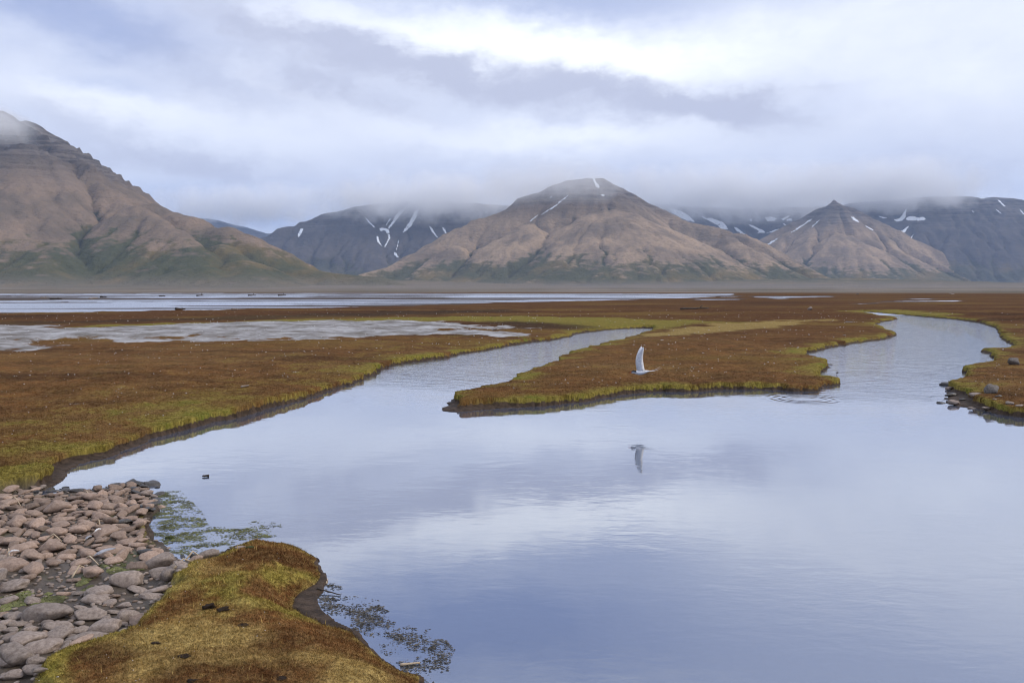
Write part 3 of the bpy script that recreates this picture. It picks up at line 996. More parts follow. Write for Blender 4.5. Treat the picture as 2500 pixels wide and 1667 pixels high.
def snow(mt, f, poly, n=26):
    """a patch of snow lying on the slope: outline given where the photograph shows it"""
    o, V, F = mt
    if o.name not in _BVH:
        _BVH[o.name] = BVHTree.FromPolygons([tuple(v) for v in V], [tuple(q) for q in F])
    bv = _BVH[o.name]
    pl = [src(f, x, y) for x, y in poly]
    xs = [q[0] for q in pl]
    ys = [q[1] for q in pl]
    st = max(.8, max(max(xs) - min(xs), max(ys) - min(ys)) / n)
    gx, gy = np.meshgrid(np.arange(min(xs) - st, max(xs) + 2 * st, st), np.arange(min(ys) - st, max(ys) + 2 * st, st))
    jx = gx + RNG.uniform(-.25, .25, gx.shape) * st
    jy = gy + RNG.uniform(-.25, .25, gy.shape) * st
    ny, nx = gx.shape
    dd = sdf(jx.ravel(), jy.ravel(), pl) + .9 * fbm(jx.ravel() / 3.0, jy.ravel() / 3.0, 201, 3)
    ins = (dd > -.25 * st).reshape(ny, nx)
    pts = {}
    for j in range(ny):
        for i in range(nx):
            if ins[j, i]:
                h, nr, _, _ = bv.ray_cast(Vector((0, 0, CAM_H)), ray(jx[j, i], jy[j, i]))
                if h is not None:
                    if nr.z < 0:
                        nr = -nr
                    pts[(j, i)] = h + nr * 2.5 + Vector((0, 0, 1.5))
    faces = []
    idx = {k: q for q, k in enumerate(pts)}
    ver = list(pts.values())
    for (j, i) in pts:
        quad = [(j, i), (j, i + 1), (j + 1, i + 1), (j + 1, i)]
        have = [q for q in quad if q in idx]
        if len(have) >= 3:
            ds = [pts[q].y for q in have]
            if max(ds) - min(ds) < 420:
                faces.append([idx[q] for q in have])
    if not faces:
        return
    me = bpy.data.meshes.new('snow_patch')
    me.from_pydata(ver, [], faces)
    me.polygons.foreach_set('use_smooth', [True] * len(me.polygons))
    me.materials.append(M_SNOW)
    me.update()
    ob = bpy.data.objects.new('snow_patch', me)
    link(ob, o)


_BVH = {}
# middle mountain
snow(M_C, 'z3', [(1646, 145), (1662, 150), (1675, 180), (1695, 205), (1700, 222), (1675, 218), (1660, 185)])
snow(M_C, 'z3', [(1700, 270), (1720, 264), (1738, 270), (1725, 280)])
snow(M_C, 'z3', [(1495, 256), (1488, 272), (1400, 350), (1305, 408), (1300, 402), (1395, 338)])
snow(M_C, 'z3', [(1280, 400), (1276, 412), (1230, 450), (1226, 444)])
snow(M_C, 'z3', [(1382, 270), (1375, 282), (1362, 292), (1366, 282)])
# the dark mountain behind
snow(M_B, 'z3', [(112, 418), (125, 424), (150, 455), (183, 486), (175, 490), (140, 458)])
snow(M_B, 'z3', [(350, 368), (392, 358), (350, 410), (300, 470), (270, 505), (268, 490), (300, 440), (320, 400)])
snow(M_B, 'z3', [(210, 490), (245, 490), (275, 502), (282, 525), (262, 530), (250, 508), (215, 512)])
snow(M_B, 'z3', [(265, 528), (280, 535), (287, 555), (250, 622), (242, 618), (272, 560)])
snow(M_B, 'z3', [(190, 545), (203, 550), (215, 590), (235, 618), (225, 614), (195, 582)])
snow(M_B, 'z3', [(450, 370), (478, 366), (465, 410), (430, 480), (390, 510), (365, 530), (372, 505), (410, 450)])
snow(M_B, 'z3', [(340, 570), (346, 572), (330, 640), (325, 638)])
snow(M_B, 'z3', [(308, 652), (325, 660), (342, 688), (332, 690), (308, 670)])
snow(M_B, 'z3', [(548, 480), (562, 484), (580, 515), (608, 555), (598, 553), (562, 515)])
snow(M_B, 'z3', [(632, 485), (655, 492), (664, 525), (655, 527), (640, 505)])
snow(M_B, 'z3', [(278, 430), (292, 425), (262, 470), (256, 468)])
snow(M_B, 'z2', [(1918, 806), (1938, 806), (1918, 850), (1904, 864), (1898, 856), (1908, 825)])
# pyramid
snow(M_D, 'z4', [(1008, 238), (1000, 252), (930, 300), (862, 344), (860, 338), (925, 290)])
snow(M_D, 'z4', [(1050, 250), (1044, 264), (1000, 302), (998, 296)])
snow(M_D, 'z4', [(1245, 234), (1262, 236), (1300, 266), (1295, 272), (1262, 256)])
snow(M_D, 'z4', [(1340, 292), (1392, 318), (1385, 323), (1345, 300)])
snow(M_D, 'z4', [(780, 372), (775, 382), (720, 418), (705, 424), (715, 408), (745, 388)])
# hazy slope between
snow(M_F, 'z4', [(75, 182), (120, 182), (170, 200), (210, 225), (260, 270), (200, 262), (150, 240), (110, 212)])
snow(M_F, 'z4', [(262, 204), (320, 240), (390, 248), (430, 270), (465, 312), (430, 318), (370, 275), (310, 245)])
snow(M_F, 'z4', [(498, 298), (520, 305), (580, 350), (560, 350), (520, 328)])
snow(M_F, 'z4', [(582, 276), (640, 298), (690, 320), (705, 338), (650, 340), (660, 325), (610, 300)])
snow(M_F, 'z4', [(705, 340), (760, 318), (830, 300), (810, 280), (850, 285), (862, 303), (800, 325), (740, 338)])
snow(M_F, 'z4', [(695, 240), (740, 232), (775, 248), (760, 264), (715, 264)])
snow(M_F, 'z4', [(800, 250), (840, 230), (865, 220), (850, 240), (815, 260)])
snow(M_F, 'z4', [(835, 250), (868, 244), (872, 260), (840, 262)])
snow(M_F, 'z4', [(895, 272), (915, 252), (942, 256), (925, 276), (905, 282)])
snow(M_F, 'z4', [(600, 250), (614, 250), (618, 266), (606, 264)])
# long mountain at the edge
snow(M_E, 'z4', [(1605, 176), (1600, 210), (1598, 235), (1580, 260), (1540, 268), (1512, 250), (1545, 248), (1570, 230), (1590, 195)])
snow(M_E, 'z4', [(1600, 236), (1645, 228), (1680, 240), (1710, 236), (1728, 255), (1690, 262), (1640, 262), (1600, 258)])
snow(M_E, 'z4', [(1620, 290), (1600, 325), (1580, 345), (1600, 370), (1618, 388), (1600, 382), (1560, 350), (1535, 328), (1570, 325), (1600, 300)])
snow(M_E, 'z4', [(1650, 344), (1640, 365), (1622, 386), (1620, 376)])
snow(M_E, 'z4', [(1412, 228), (1450, 234), (1478, 242), (1450, 246)])
snow(M_E, 'z4', [(2035, 100), (2110, 100), (2100, 120), (2080, 124)])
snow(M_E, 'z4', [(2180, 128), (2195, 130), (2235, 168), (2222, 170)])
snow(M_E, 'z4', [(2168, 186), (2180, 190), (2212, 216), (2200, 214)])
snow(M_E, 'z4', [(2318, 182), (2340, 200), (2360, 225), (2345, 220)])
snow(M_E, 'z4', [(2018, 190), (2035, 205), (2038, 214), (2025, 208)])

# ------------------------------------------------------------------ air: even haze and low cloud on the tops
def build_haze():
    m, t, out = material('haze')
    v = t.node('ShaderNodeVolumePrincipled')
    v.inputs['Color'].default_value = (.48, .66, 1.0, 1)
    v.inputs['Density'].default_value = 3.0e-5
    v.inputs['Anisotropy'].default_value = 0.0
    t.l.new(v.outputs[0], out.inputs['Volume'])
    a, zt, zb = 16600.0, 2100.0, -3.0
    V = [(x, y, z) for z in (zb, zt) for y in (-a, a) for x in (-a, a)]
    F = [(0, 2, 3, 1), (4, 5, 7, 6), (0, 1, 5, 4), (2, 6, 7, 3), (0, 4, 6, 2), (1, 3, 7, 5)]
    me = bpy.data.meshes.new('haze')
    me.from_pydata(V, [], F)
    me.materials.append(m)
    o = link(bpy.data.objects.new('haze', me))
    tag(o, 'thin bluish haze filling the whole valley', kind='stuff')


build_haze()


def build_cloud(label, px, py, D, hw, hh, hd, dens, seed, tilt=0.0):
    m, t, out = material('low_cloud')
    g = t.node('ShaderNodeTexCoord').outputs['Object']
    x, y, z = t.sep(g)
    ln = t.vm('LENGTH', g)
    pos = t.vm('ADD', t.pos(), (seed * 913.0, 0, 0))
    n = t.noise(pos, 1 / 330.0, 5, .6)
    n2 = t.noise(pos, 1 / 90.0, 3, .6)
    f = t.m('ADD', t.m('SUBTRACT', 1.0, ln), t.m('ADD', t.m('MULTIPLY', t.m('SUBTRACT', n, .5), 1.9), t.m('MULTIPLY', t.m('SUBTRACT', n2, .5), .5)))
    f = t.m('MULTIPLY', t.ss(f, .0, 1.25), t.ss(ln, 1.0, .75))
    v = t.node('ShaderNodeVolumePrincipled')
    v.inputs['Color'].default_value = (1.0, 1.0, 1.0, 1)
    t.put(v.inputs['Density'], t.m('MULTIPLY', f, dens))
    t.l.new(v.outputs[0], out.inputs['Volume'])
    bm = bmesh.new()
    bmesh.ops.create_icosphere(bm, subdivisions=3, radius=1.04)
    me = bpy.data.meshes.new('cloud')
    bm.to_mesh(me)
    bm.free()
    me.materials.append(m)
    o = link(bpy.data.objects.new('cloud', me))
    c = atdepth('s', px, py, D)
    o.location = c
    o.scale = (hw, hd, hh)
    o.rotation_euler = (0, tilt, 0)
    tag(o, label, kind='stuff')


build_cloud('wisp of cloud wrapped round the top of the big cliffed mountain', -10, 315, 4280, 360, 140, 380, .009, 1, .3)
build_cloud('thin cloud draped over the summit of the tan mountain', 1330, 455, 6350, 800, 250, 560, .0048, 2)
build_cloud('cloud cap lying along the crest of the dark snowy mountain', 1030, 490, 9400, 1600, 400, 900, .0066, 3)
build_cloud('low cloud hiding the crest of the hazy snow-patched slope', 1800, 472, 11300, 3000, 520, 1100, .0055, 4)
build_cloud('cloud lying on the crest of the long flat-topped mountain', 2180, 455, 10200, 1600, 470, 900, .0055, 5)
build_cloud('cloud sitting on the distant blue hill', 600, 500, 14300, 2500, 480, 900, .005, 6)


# ------------------------------------------------------------------ moss blades, pebbles
def sample_ground(mask, n, seed):
    """random points on the ground sheet inside a per-vertex mask"""
    Rr, X, Y, z, at, nr, nc = GR
    rng = np.random.default_rng(seed)
    idx = np.arange(nr * nc).reshape(nr, nc)
    q = idx[:-1, :-1].ravel()
    q = q[mask[q]]
    k = rng.choice(q, n)
    u, v = rng.random(n), rng.random(n)
    c = [k, k + 1, k + nc, k + nc + 1]
    w = [(1 - u) * (1 - v), u * (1 - v), (1 - u) * v, u * v]
    f = lambda arr: sum(arr[i] * wi for i, wi in zip(c, w))
    return f(X), f(Y), f(z), {a: f(at[a]) for a in at}, rng


def build_moss():
    Rr, X, Y, z, at, nr, nc = GR
    R = np.hypot(X, Y)
    okm = (at['mud'] < .6) & (at['bed'] < .4) & (at['silt'] < .4) & (at['shore'] > .03) & (R > 2.3)
    V, F, A = [], [], {k: [] for k in at}
    base = 0
    thin = np.random.default_rng(3).random(len(R))
    okm = okm & (thin < 1 - .9 * sstep(R, 5.5, 22)) & (R < 36)
    for n in (460000,):
        x, y, zz, a, rng = sample_ground(okm, n, 23)
        r = np.hypot(x, y)
        k = np.minimum(r, 5.2) * (1 + .25 * sstep(r, 6, 20)) * .9
        ln = .0040 * k * rng.uniform(.5, 1.3, n)
        wd = .0010 * k * rng.uniform(.6, 1.3, n)
        ang = rng.uniform(0, 2 * PI, n)
        tall = (rng.random(n) < .0025) & (r < 8)
        ln = np.where(tall, ln * 2.8, ln)
        lean = np.where(tall, .35, 1.0) * rng.uniform(0, 1.0, n) ** .7 * 1.3
        la = rng.uniform(0, 2 * PI, n)
        bx, by = np.cos(ang) * wd * .5, np.sin(ang) * wd * .5
        p0 = np.stack([x - bx, y - by, zz - .002], -1)
        p1 = np.stack([x + bx, y + by, zz - .002], -1)
        p2 = np.stack([x + np.cos(la) * np.sin(lean) * ln, y + np.sin(la) * np.sin(lean) * ln, zz + np.cos(lean) * ln * .8], -1)
        V.append(np.stack([p0, p1, p2], 1).reshape(-1, 3))
        F.append(np.arange(n * 3).reshape(n, 3) + base)
        base += n * 3
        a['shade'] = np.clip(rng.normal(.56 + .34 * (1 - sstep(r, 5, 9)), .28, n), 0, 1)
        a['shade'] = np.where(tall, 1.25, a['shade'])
        a['tan'] = np.where(tall, 1.0, a['tan'])
        for k in at:
            A[k].append(np.repeat(a[k], 3))
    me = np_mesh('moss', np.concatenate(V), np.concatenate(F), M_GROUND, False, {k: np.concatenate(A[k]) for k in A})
    o = link(bpy.data.objects.new('moss', me))
    tag(o, 'short brown and yellow-green moss tips covering the banks', kind='stuff')


build_moss()


def simple_mat(name, c0, c1, scale, rough=.8, bump=.5, dist=.01, spec=.3, rnd=.0, obj=True):
    m, t, out = material(name)
    co = t.node('ShaderNodeTexCoord').outputs['Object']
    oi = t.node('ShaderNodeObjectInfo').outputs['Random']
    co = t.vm('ADD', co, t.comb(t.m('MULTIPLY', oi, 37), t.m('MULTIPLY', oi, 11), 0.0))
    n = t.noise(co, scale, 6, .62)
    n2 = t.noise(co, scale * 5, 4, .65)
    c = t.mix(t.ss(n, .3, .7), c0, c1)
    c = t.mix(1.0, c, t.mix(n2, (.58, .58, .58), (1.4, 1.38, 1.36)), 'MULTIPLY')
    if rnd:
        c = t.mix(1.0, c, t.mix(oi, (1 - rnd, 1 - rnd, 1 - rnd), (1 + rnd, 1 + rnd * .9, 1 + rnd * .85)), 'MULTIPLY')
    principled(t, out, c, rough, t.bump(t.m('ADD', n2, n), bump, dist), spec)
    return m


M_WHITE = simple_mat('pale_pebble', (.45, .43, .42), (.75, .74, .72), 30)


def build_pebbles():
    Rr, X, Y, z, at, nr, nc = GR
    R = np.hypot(X, Y)
    cl = fbm(X / 1.6, Y / 1.6, 301, 3)
    okm = (at['mud'] < .3) & (at['bed'] < .3) & (at['shore'] > .25) & (R > 3) & (R < 60) & (cl > -.15)
    x, y, zz, a, rng = sample_ground(okm, 2000, 77)
    r = np.hypot(x, y)
    n = len(x)
    s = np.clip(.0010 * r, .004, .03) * rng.uniform(.35, 1.0, n) ** 1.5
    octv = np.array([(1, 0, 0), (-1, 0, 0), (0, 1, 0), (0, -1, 0), (0, 0, .7), (0, 0, -.7)])
    octf = np.array([(0, 2, 4), (2, 1, 4), (1, 3, 4), (3, 0, 4), (2, 0, 5), (1, 2, 5), (3, 1, 5), (0, 3, 5)])
    sc = s[:, None, None] * rng.uniform(.6, 1.2, (n, 1, 3))
    V = octv[None] * sc * rng.uniform(.8, 1.2, (n, 6, 1))
    V = V + np.stack([x, y, zz + s * .5], -1)[:, None, :]
    F = octf[None] + (np.arange(n) * 6)[:, None, None]
    o = link(bpy.data.objects.new('pebbles', np_mesh('pebbles', V.reshape(-1, 3), F.reshape(-1, 3), M_WHITE, True)))
    tag(o, 'tiny white pebbles and flecks strewn over the brown moss', kind='stuff')


build_pebbles()

# ------------------------------------------------------------------ stones
M_DRY = simple_mat('dry_stone', (.245, .178, .138), (.37, .28, .222), 4, .85, .6, .008, .2, .34)
M_GREY = simple_mat('grey_stone', (.19, .15, .125), (.33, .275, .235), 5, .75, .5, .006, .3, .2)
M_BOULDER = simple_mat('boulder_stone', (.10, .088, .078), (.20, .18, .165), 5, .8, .6, .01, .25)
M_WET = simple_mat('wet_stone', (.028, .026, .024), (.075, .066, .058), 5, .35, .5, .006, .5, .3)
M_GREENROCK = simple_mat('mossy_stone', (.03, .04, .012), (.10, .115, .025), 6, .8, .8, .01, .3, .2)
from mathutils import noise as mnoise


def stone_mesh(name, seed, sx, sy, sz, mat, rough=.16, sub=3, facets=5):
    rnd = random.Random(seed)
    bm = bmesh.new()
    bmesh.ops.create_icosphere(bm, subdivisions=sub, radius=1)
    off = Vector((seed * 3.17, seed * 1.31, seed * 2.77))
    planes = []
    for _ in range(facets):
        nrm = Vector((rnd.uniform(-1, 1), rnd.uniform(-1, 1), rnd.uniform(-.6, 1))).normalized()
        planes.append((nrm, rnd.uniform(.58, .84)))
    for v in bm.verts:
        p = v.co.copy()
        k = 1 + rough * mnoise.noise(p * 1.1 + off) * 1.6 + rough * .45 * mnoise.noise(p * 2.9 + off) + .03 * mnoise.noise(p * 7 + off)
        p = Vector([math.copysign(abs(c) ** .86, c) for c in p]) * k
        for nrm, dd in planes:
            q = p.dot(nrm)
            if q > dd:
                p -= nrm * (q - dd) * .85
        v.co = Vector((p.x * sx, p.y * sy, p.z * sz))
    for f in bm.faces:
        f.smooth = True
    me = bpy.data.meshes.new(name)
    bm.to_mesh(me)
    bm.free()
    me.materials.append(mat)
    return me


SHAPES = [(1, .72, .34), (1, .62, .28), (1, .8, .40), (1, .55, .26), (1, .68, .46), (1, .85, .30), (1, .46, .34), (1, .75, .52), (1, .9, .26), (1, .6, .38), (1, .7, .3), (1, .5, .24)]
KINDS = {'dry': M_DRY, 'grey': M_GREY, 'wet': M_WET, 'green': M_GREENROCK}
BASE = {k: [stone_mesh('cobble', 17 * i + 5 + 131 * j, *SHAPES[i % 12], KINDS[k], .24) for i in range(18)]
        for j, k in enumerate(KINDS)}


def zg(x, y):
    z, _ = ground_eval(np.array([x]), np.array([y]))
    return float(z[0])


def put_stone(name, kind, x, y, w, ratio=None, rotz=None, tilt=.22, sink=.22, z=None, mesh=None, hk=1.0):
    me = mesh or random.choice(BASE[kind])
    o = link(bpy.data.objects.new(name, me))
    s = w * .5
    ky = 1.0 if ratio is None else ratio
    o.scale = (s, s * ky, s * hk)
    dims = [max(abs(v.co[i]) for v in me.vertices) for i in range(3)]
    hz = dims[2] * s * hk
    if z is None:
        z = max(zg(x, y), -.03)
    o.location = (x, y, z + hz * (1 - 2 * sink))
    o.rotation_euler = (random.uniform(-tilt, tilt), random.uniform(-tilt, tilt), random.uniform(0, 2 * PI) if rotz is None else rotz)
    return o


DRYLAB = 'rounded pinkish-brown cobble lying among hundreds on the dry stone bed'
WETLAB = 'dark wet stone at the water margin of the stone bed'
GREYLAB = 'grey-brown cobble in the damp hollow beside the mossy hummock'
placed = []


def to_z1(x, y, z=.03):
    """where a ground point shows in the photograph, in the frame used for the stone bed"""
    v = Matrix.Rotation(-(PI / 2 - PITCH), 3, 'X') @ Vector((x, y, z - CAM_H))
    px, py = 1250 + FPX * v.x / -v.z, 833.5 - FPX * v.y / -v.z
    return px * 2.94, (py - 1150) * 2.94


def zone(kind, x, y):
    u, v = to_z1(x, y)
    if kind == 'dry':
        row = 'in the back rows by the far water' if v < 290 else 'in the upper middle rows' if v < 470 else 'in the rows level with the grey feather' if v < 680 else 'in the front rows above the damp hollow' if v < 860 else 'lying alone low among the grey cobbles'
        col = 'toward the photo edge' if u < 330 else 'amid the bed' if u < 680 else 'on the algae side'
        return 'pinkish-brown cobble %s, %s' % (row, col)
    if kind == 'grey':
        row = 'above the green pool' if v < 930 else 'beside and below the green pool' if v < 1180 else 'in the lowest corner of the bed'
        col = 'touching or near the moss hummock' if u > 560 + .35 * (1000 - v) else 'toward the photo edge'
        return 'grey-brown damp cobble %s, %s' % (row, col)
    row = 'along the far waterline' if v < 215 else 'facing the floating algae' if u > 850 else 'between drier cobbles'
    return 'dark wet stone at the bed margin, %s' % row


def stone_px(cx, cy, w, h, kind, name='cobble', label=None, group=None, ratio=None, rot=None, f='z1', z=.03, sink=.2, hk=1.0, tilt=.2, mesh=None):
    x, y = onplane(f, cx, cy + h * .15, z)
    D = math.hypot(x, y)
    wm = w / FR[f][2] / FPX * math.hypot(D, CAM_H)
    o = put_stone(name, kind, x, y, wm, ratio, rot if rot is not None else random.uniform(-.5, .5), tilt, sink, hk=hk, mesh=mesh)
    placed.append((x, y, wm * .36))
    if label in (DRYLAB, WETLAB, GREYLAB):
        label = zone(kind, x, y)
    tag(o, label, 'stone', group)
    return o


DRYG, WETG, GREYG = 'pinkish cobbles of the stone bed', 'wet stones at the edge of the stone bed', 'damp grey cobbles beside the hummock'
big_dry = [(365, 540, 180, 65), (160, 555, 200, 90), (75, 495, 165, 70), (215, 440, 95, 80), (120, 380, 130, 60), (150, 330, 130, 40),
           (410, 265, 170, 60), (335, 350, 75, 80), (650, 200, 150, 50), (820, 200, 120, 50), (790, 250, 130, 50), (680, 260, 100, 50),
           (730, 325, 130, 55), (930, 335, 110, 45), (760, 440, 160, 50), (910, 495, 130, 45), (980, 432, 95, 42), (570, 430, 130, 60),
           (640, 580, 145, 70), (480, 610, 115, 85), (80, 700, 190, 95), (240, 695, 120, 55), (240, 740, 130, 50), (815, 652, 115, 42),
           (985, 688, 165, 36), (525, 780, 100, 58), (665, 752, 150, 45), (640, 716, 140, 40), (30, 590, 90, 60), (850, 525, 80, 35),
           (320, 200, 130, 45), (55, 230, 140, 60), (550, 200, 110, 70), (880, 270, 95, 48), (950, 225, 90, 45), (240, 300, 100, 40),
           (440, 400, 120, 45), (640, 395, 140, 45), (570, 300, 110, 40), (470, 345, 110, 45), (990, 520, 110, 55), (540, 715, 110, 45),
           (380, 675, 100, 45), (580, 665, 130, 40), (210, 790, 100, 50), (460, 870, 85, 85)]
for (cx, cy, w, h) in big_dry:
    stone_px(cx, cy, w * 1.04, h, 'dry', label=DRYLAB, group=DRYG)
big_grey = [(1150, 662, 180, 52), (1180, 725, 180, 75), (980, 838, 165, 52), (1105, 848, 195, 62), (1090, 890, 140, 62),
            (660, 1030, 190, 110), (760, 1125, 195, 80), (885, 965, 95, 72), (820, 1000, 85, 60),
            (430, 1130, 175, 72), (410, 1203, 165, 80), (475, 1265, 105, 80), (300, 1310, 245, 75), (125, 1395, 250, 120),
            (260, 1475, 175, 80), (80, 1505, 145, 50), (235, 945, 105, 60), (700, 890, 190, 60), (560, 880, 90, 60), (280, 1420, 110, 60), (20, 1350, 110, 90),
            (700, 930, 170, 55), (50, 1420, 120, 70), (290, 1250, 60, 45), (60, 930, 140, 60)]
for (cx, cy, w, h) in big_grey:
    stone_px(cx, cy, w, h, 'grey', label=GREYLAB, group=GREYG)
# stones that stand out
stone_px(620, 1232, 235, 105, 'grey', label='large smooth pale grey stone half tucked under the moss edge', ratio=1.0, rot=.15, hk=.9)
stone_px(1218, 768, 105, 95, 'grey', label='upright egg-shaped grey stone leaning at the tip of the moss hummock', ratio=1.1, rot=1.2, hk=1.5)
stone_px(910, 790, 205, 100, 'grey', label='big domed stone with slanting grooves in the damp hollow', ratio=1.0, rot=.3, hk=1.25)
stone_px(355, 1045, 265, 85, 'grey', label='broad flat-topped stone with a dark hollow under its edge', ratio=.95, rot=-.1)
stone_px(205, 1235, 240, 115, 'grey', label='long tapered stone pointing up the bed beside the green pool', ratio=.9, rot=.6)
stone_px(95, 845, 195, 90, 'grey', label='grooved reddish stone beside the algae pool', ratio=1.0, rot=.25, hk=1.1)
stone_px(940, 1030, 135, 90, 'grey', label='grey stone with a bluish wet face touching the moss', ratio=1.0, rot=.5, hk=1.2)
stone_px(815, 566, 215, 40, 'dry', label='long narrow finger-shaped stone lying slantwise behind the grey feather', ratio=.6, rot=.35)
stone_px(1480, 612, 155, 58, 'grey', label='elongated dark-sided stone behind the far lobe of the hummock', ratio=.7, rot=.35)
stone_px(1050, 150, 95, 55, 'grey', label='blocky stone standing highest at the far corner of the stone bed', ratio=1.1, rot=.1, hk=1.5, sink=.1)
stone_px(1035, 202, 105, 45, 'dry', label='reddish stone just below the blocky corner stone')
stone_px(1160, 245, 90, 34, 'dry', label='orange-brown stone farthest out in the algae', ratio=.8, z=.01)
for (cx, cy, w, h) in [(475, 155, 60, 30), (545, 160, 90, 35), (625, 138, 70, 18), (800, 135, 60, 35), (885, 135, 40, 38), (958, 132, 70, 30), (975, 155, 60, 36),
                       (350, 160, 90, 25), (1035, 305, 80, 40), (1090, 290, 60, 30), (960, 375, 60, 40), (880, 380, 110, 45), (1080, 250, 70, 45), (960, 262, 60, 30),
                       (1020, 275, 50, 28), (1230, 580, 95, 45), (1330, 578, 60, 32), (1500, 565, 75, 40), (1090, 372, 70, 22), (1150, 345, 80, 25)]:
    stone_px(cx, cy, w, h, 'wet', label=WETLAB, group=WETG, z=.01)
# fill the bed: dart throwing, large first
bx0, bx1 = min(p[0] for p in STONEBED), max(p[0] for p in STONEBED)
by0, by1 = min(p[1] for p in STONEBED), max(p[1] for p in STONEBED)
cand = 16000
cx_ = RNG.uniform(bx0, bx1, cand)
cy_ = RNG.uniform(by0, by1, cand)
din = sdf(cx_, cy_, STONEBED)
dp = -sdf(cx_, cy_, POND)
fpx = 1250 + FPX * cx_ / cy_
keep = (din > .03) & (dp > -.12) & (fpx > -60) & (cy_ > 3.0)
cx_, cy_, din, dp, fpx = cx_[keep], cy_[keep], din[keep], dp[keep], fpx[keep]
gap = fbm(cx_ / .7, cy_ / .7, 401, 2)
nsingle = 0
small = []
alld = list(placed)
pos_arr = np.array(alld)
for i in range(len(cx_)):
    q = i / len(cx_)
    rr = (.050 - .038 * min(1, q * 1.8)) * random.uniform(.75, 1.2)
    lower = cy_[i] < 5.0
    if lower and gap[i] > -.02 and rr > .014:
        continue
    P_ = np.array(alld)
    if (((P_[:, 0] - cx_[i]) ** 2 + (P_[:, 1] - cy_[i]) ** 2) < (P_[:, 2] * .93 + rr * .8) ** 2).any():
        continue
    alld.append((cx_[i], cy_[i], rr))
    small.append((rr, cx_[i], cy_[i], dp[i], lower))
small.sort(reverse=True)
budget = 300 - len(placed) - 12
zz_all, _ = ground_eval(np.array([s_[1] for s_ in small]), np.array([s_[2] for s_ in small]))
loose = []
for i, (rr, x, y, dpi, lower) in enumerate(small):
    kind = 'wet' if dpi < .06 else ('grey' if (lower and random.random() < .8) else ('dry' if random.random() < .9 else 'grey'))
    if i < budget:
        o = put_stone('cobble', kind, x, y, rr * 2.6, None, None, .35, .15, z=max(float(zz_all[i]), -.02))
        if kind == 'grey' and not lower:
            kind = 'dry'
            o.data = random.choice(BASE['dry'])
        tag(o, zone(kind, x, y), 'stone', {'wet': WETG, 'grey': GREYG, 'dry': DRYG}[kind])
    else:
        loose.append((rr, x, y, float(zz_all[i]), kind))
# the smaller ones between: one heap
bm = bmesh.new()
bmesh.ops.create_icosphere(bm, subdivisions=2, radius=1)
IV = np.array([v.co[:] for v in bm.verts])
IF = np.array([[v.index for v in f.verts] for f in bm.faces])
bm.free()
for mk, mm in (('dry', M_DRY), ('grey', M_GREY)):
    sel = [l for l in loose if (l[4] == 'dry') == (mk == 'dry')]
    extra = []
    if mk == 'grey':
        for k in range(900):                       # grit in the gaps
            x, y = RNG.uniform(bx0, bx1), RNG.uniform(by0, by1)
            extra.append((RNG.uniform(.006, .014), x, y, None, 'grey'))
        ex = np.array([e[1] for e in extra])
        ey = np.array([e[2] for e in extra])
        dd1 = sdf(ex, ey, STONEBED)
        zz1, _ = ground_eval(ex, ey)
        extra = [(e[0], e[1], e[2], float(zz1[k]), 'grey') for k, e in enumerate(extra) if dd1[k] > 0 and 1250 + FPX * e[1] / max(e[2], .1) > -60 and e[2] > 3]
    VV, FF = [], []
    b0 = 0
    for (rr, x, y, zc, kd) in sel + extra:
        v = IV * (1 + .16 * np.sin(IV[:, [1, 2, 0]] * RNG.uniform(1.5, 3.5, 3) + RNG.uniform(0, 6, 3)))
        v = v * np.array([rr * 1.3, rr * RNG.uniform(.75, 1.0), rr * RNG.uniform(.45, .7)])
        a = RNG.uniform(0, 6.28)
        ca, sa = math.cos(a), math.sin(a)
        v = np.stack([v[:, 0] * ca - v[:, 1] * sa, v[:, 0] * sa + v[:, 1] * ca, v[:, 2]], -1) + np.array([x, y, max(zc, -.02) + rr * .25])
        VV.append(v)
        FF.append(IF + b0)
        b0 += len(IV)
    o = link(bpy.data.objects.new('gravel', np_mesh('gravel', np.concatenate(VV), np.concatenate(FF), mm, True)))
    tag(o, 'small pinkish stones filling the gaps between the cobbles' if mk == 'dry' else 'small grey grit and stones in the damp gaps between the cobbles', kind='stuff')

# rocks elsewhere
def rock(f, cx, cy, w, h, kind, label, z=.15, group=None, **kw):
    return stone_px(cx, cy, w, h, kind, 'rock', label, group, f=f, z=z, **kw)


rock('z6', 2258, 500, 80, 30, 'grey', 'pale angular boulder sitting on the bank where the brown moss meets the water', rot=.2, sink=.15, z=.15, mesh=stone_mesh('boulder', 61, 1, .8, .82, M_BOULDER, .3, 3, 6))
rock('z6', 2078, 735, 105, 30, 'grey', 'rounded grey boulder on red-brown moss beside a flat slab', rot=-.3, sink=.2, z=.15, mesh=stone_mesh('boulder', 62, 1, .85, .72, M_BOULDER, .28, 3, 6))
rock('z6', 1972, 725, 95, 18, 'grey', 'flat grey-brown slab beside the rounded boulder', z=.18, ratio=1.1, rot=.05, hk=.6)
rock('z6', 1735, 658, 150, 26, 'wet', 'long dark flat rock jutting into the water from the mossy point', z=.02, ratio=.7, rot=.05, hk=.9)
rock('z6', 1800, 660, 100, 36, 'wet', 'dark rock at the root of the long flat rock', z=.03, rot=.3)
SH = 'dark wet rock in the muddy shore below the two boulders'
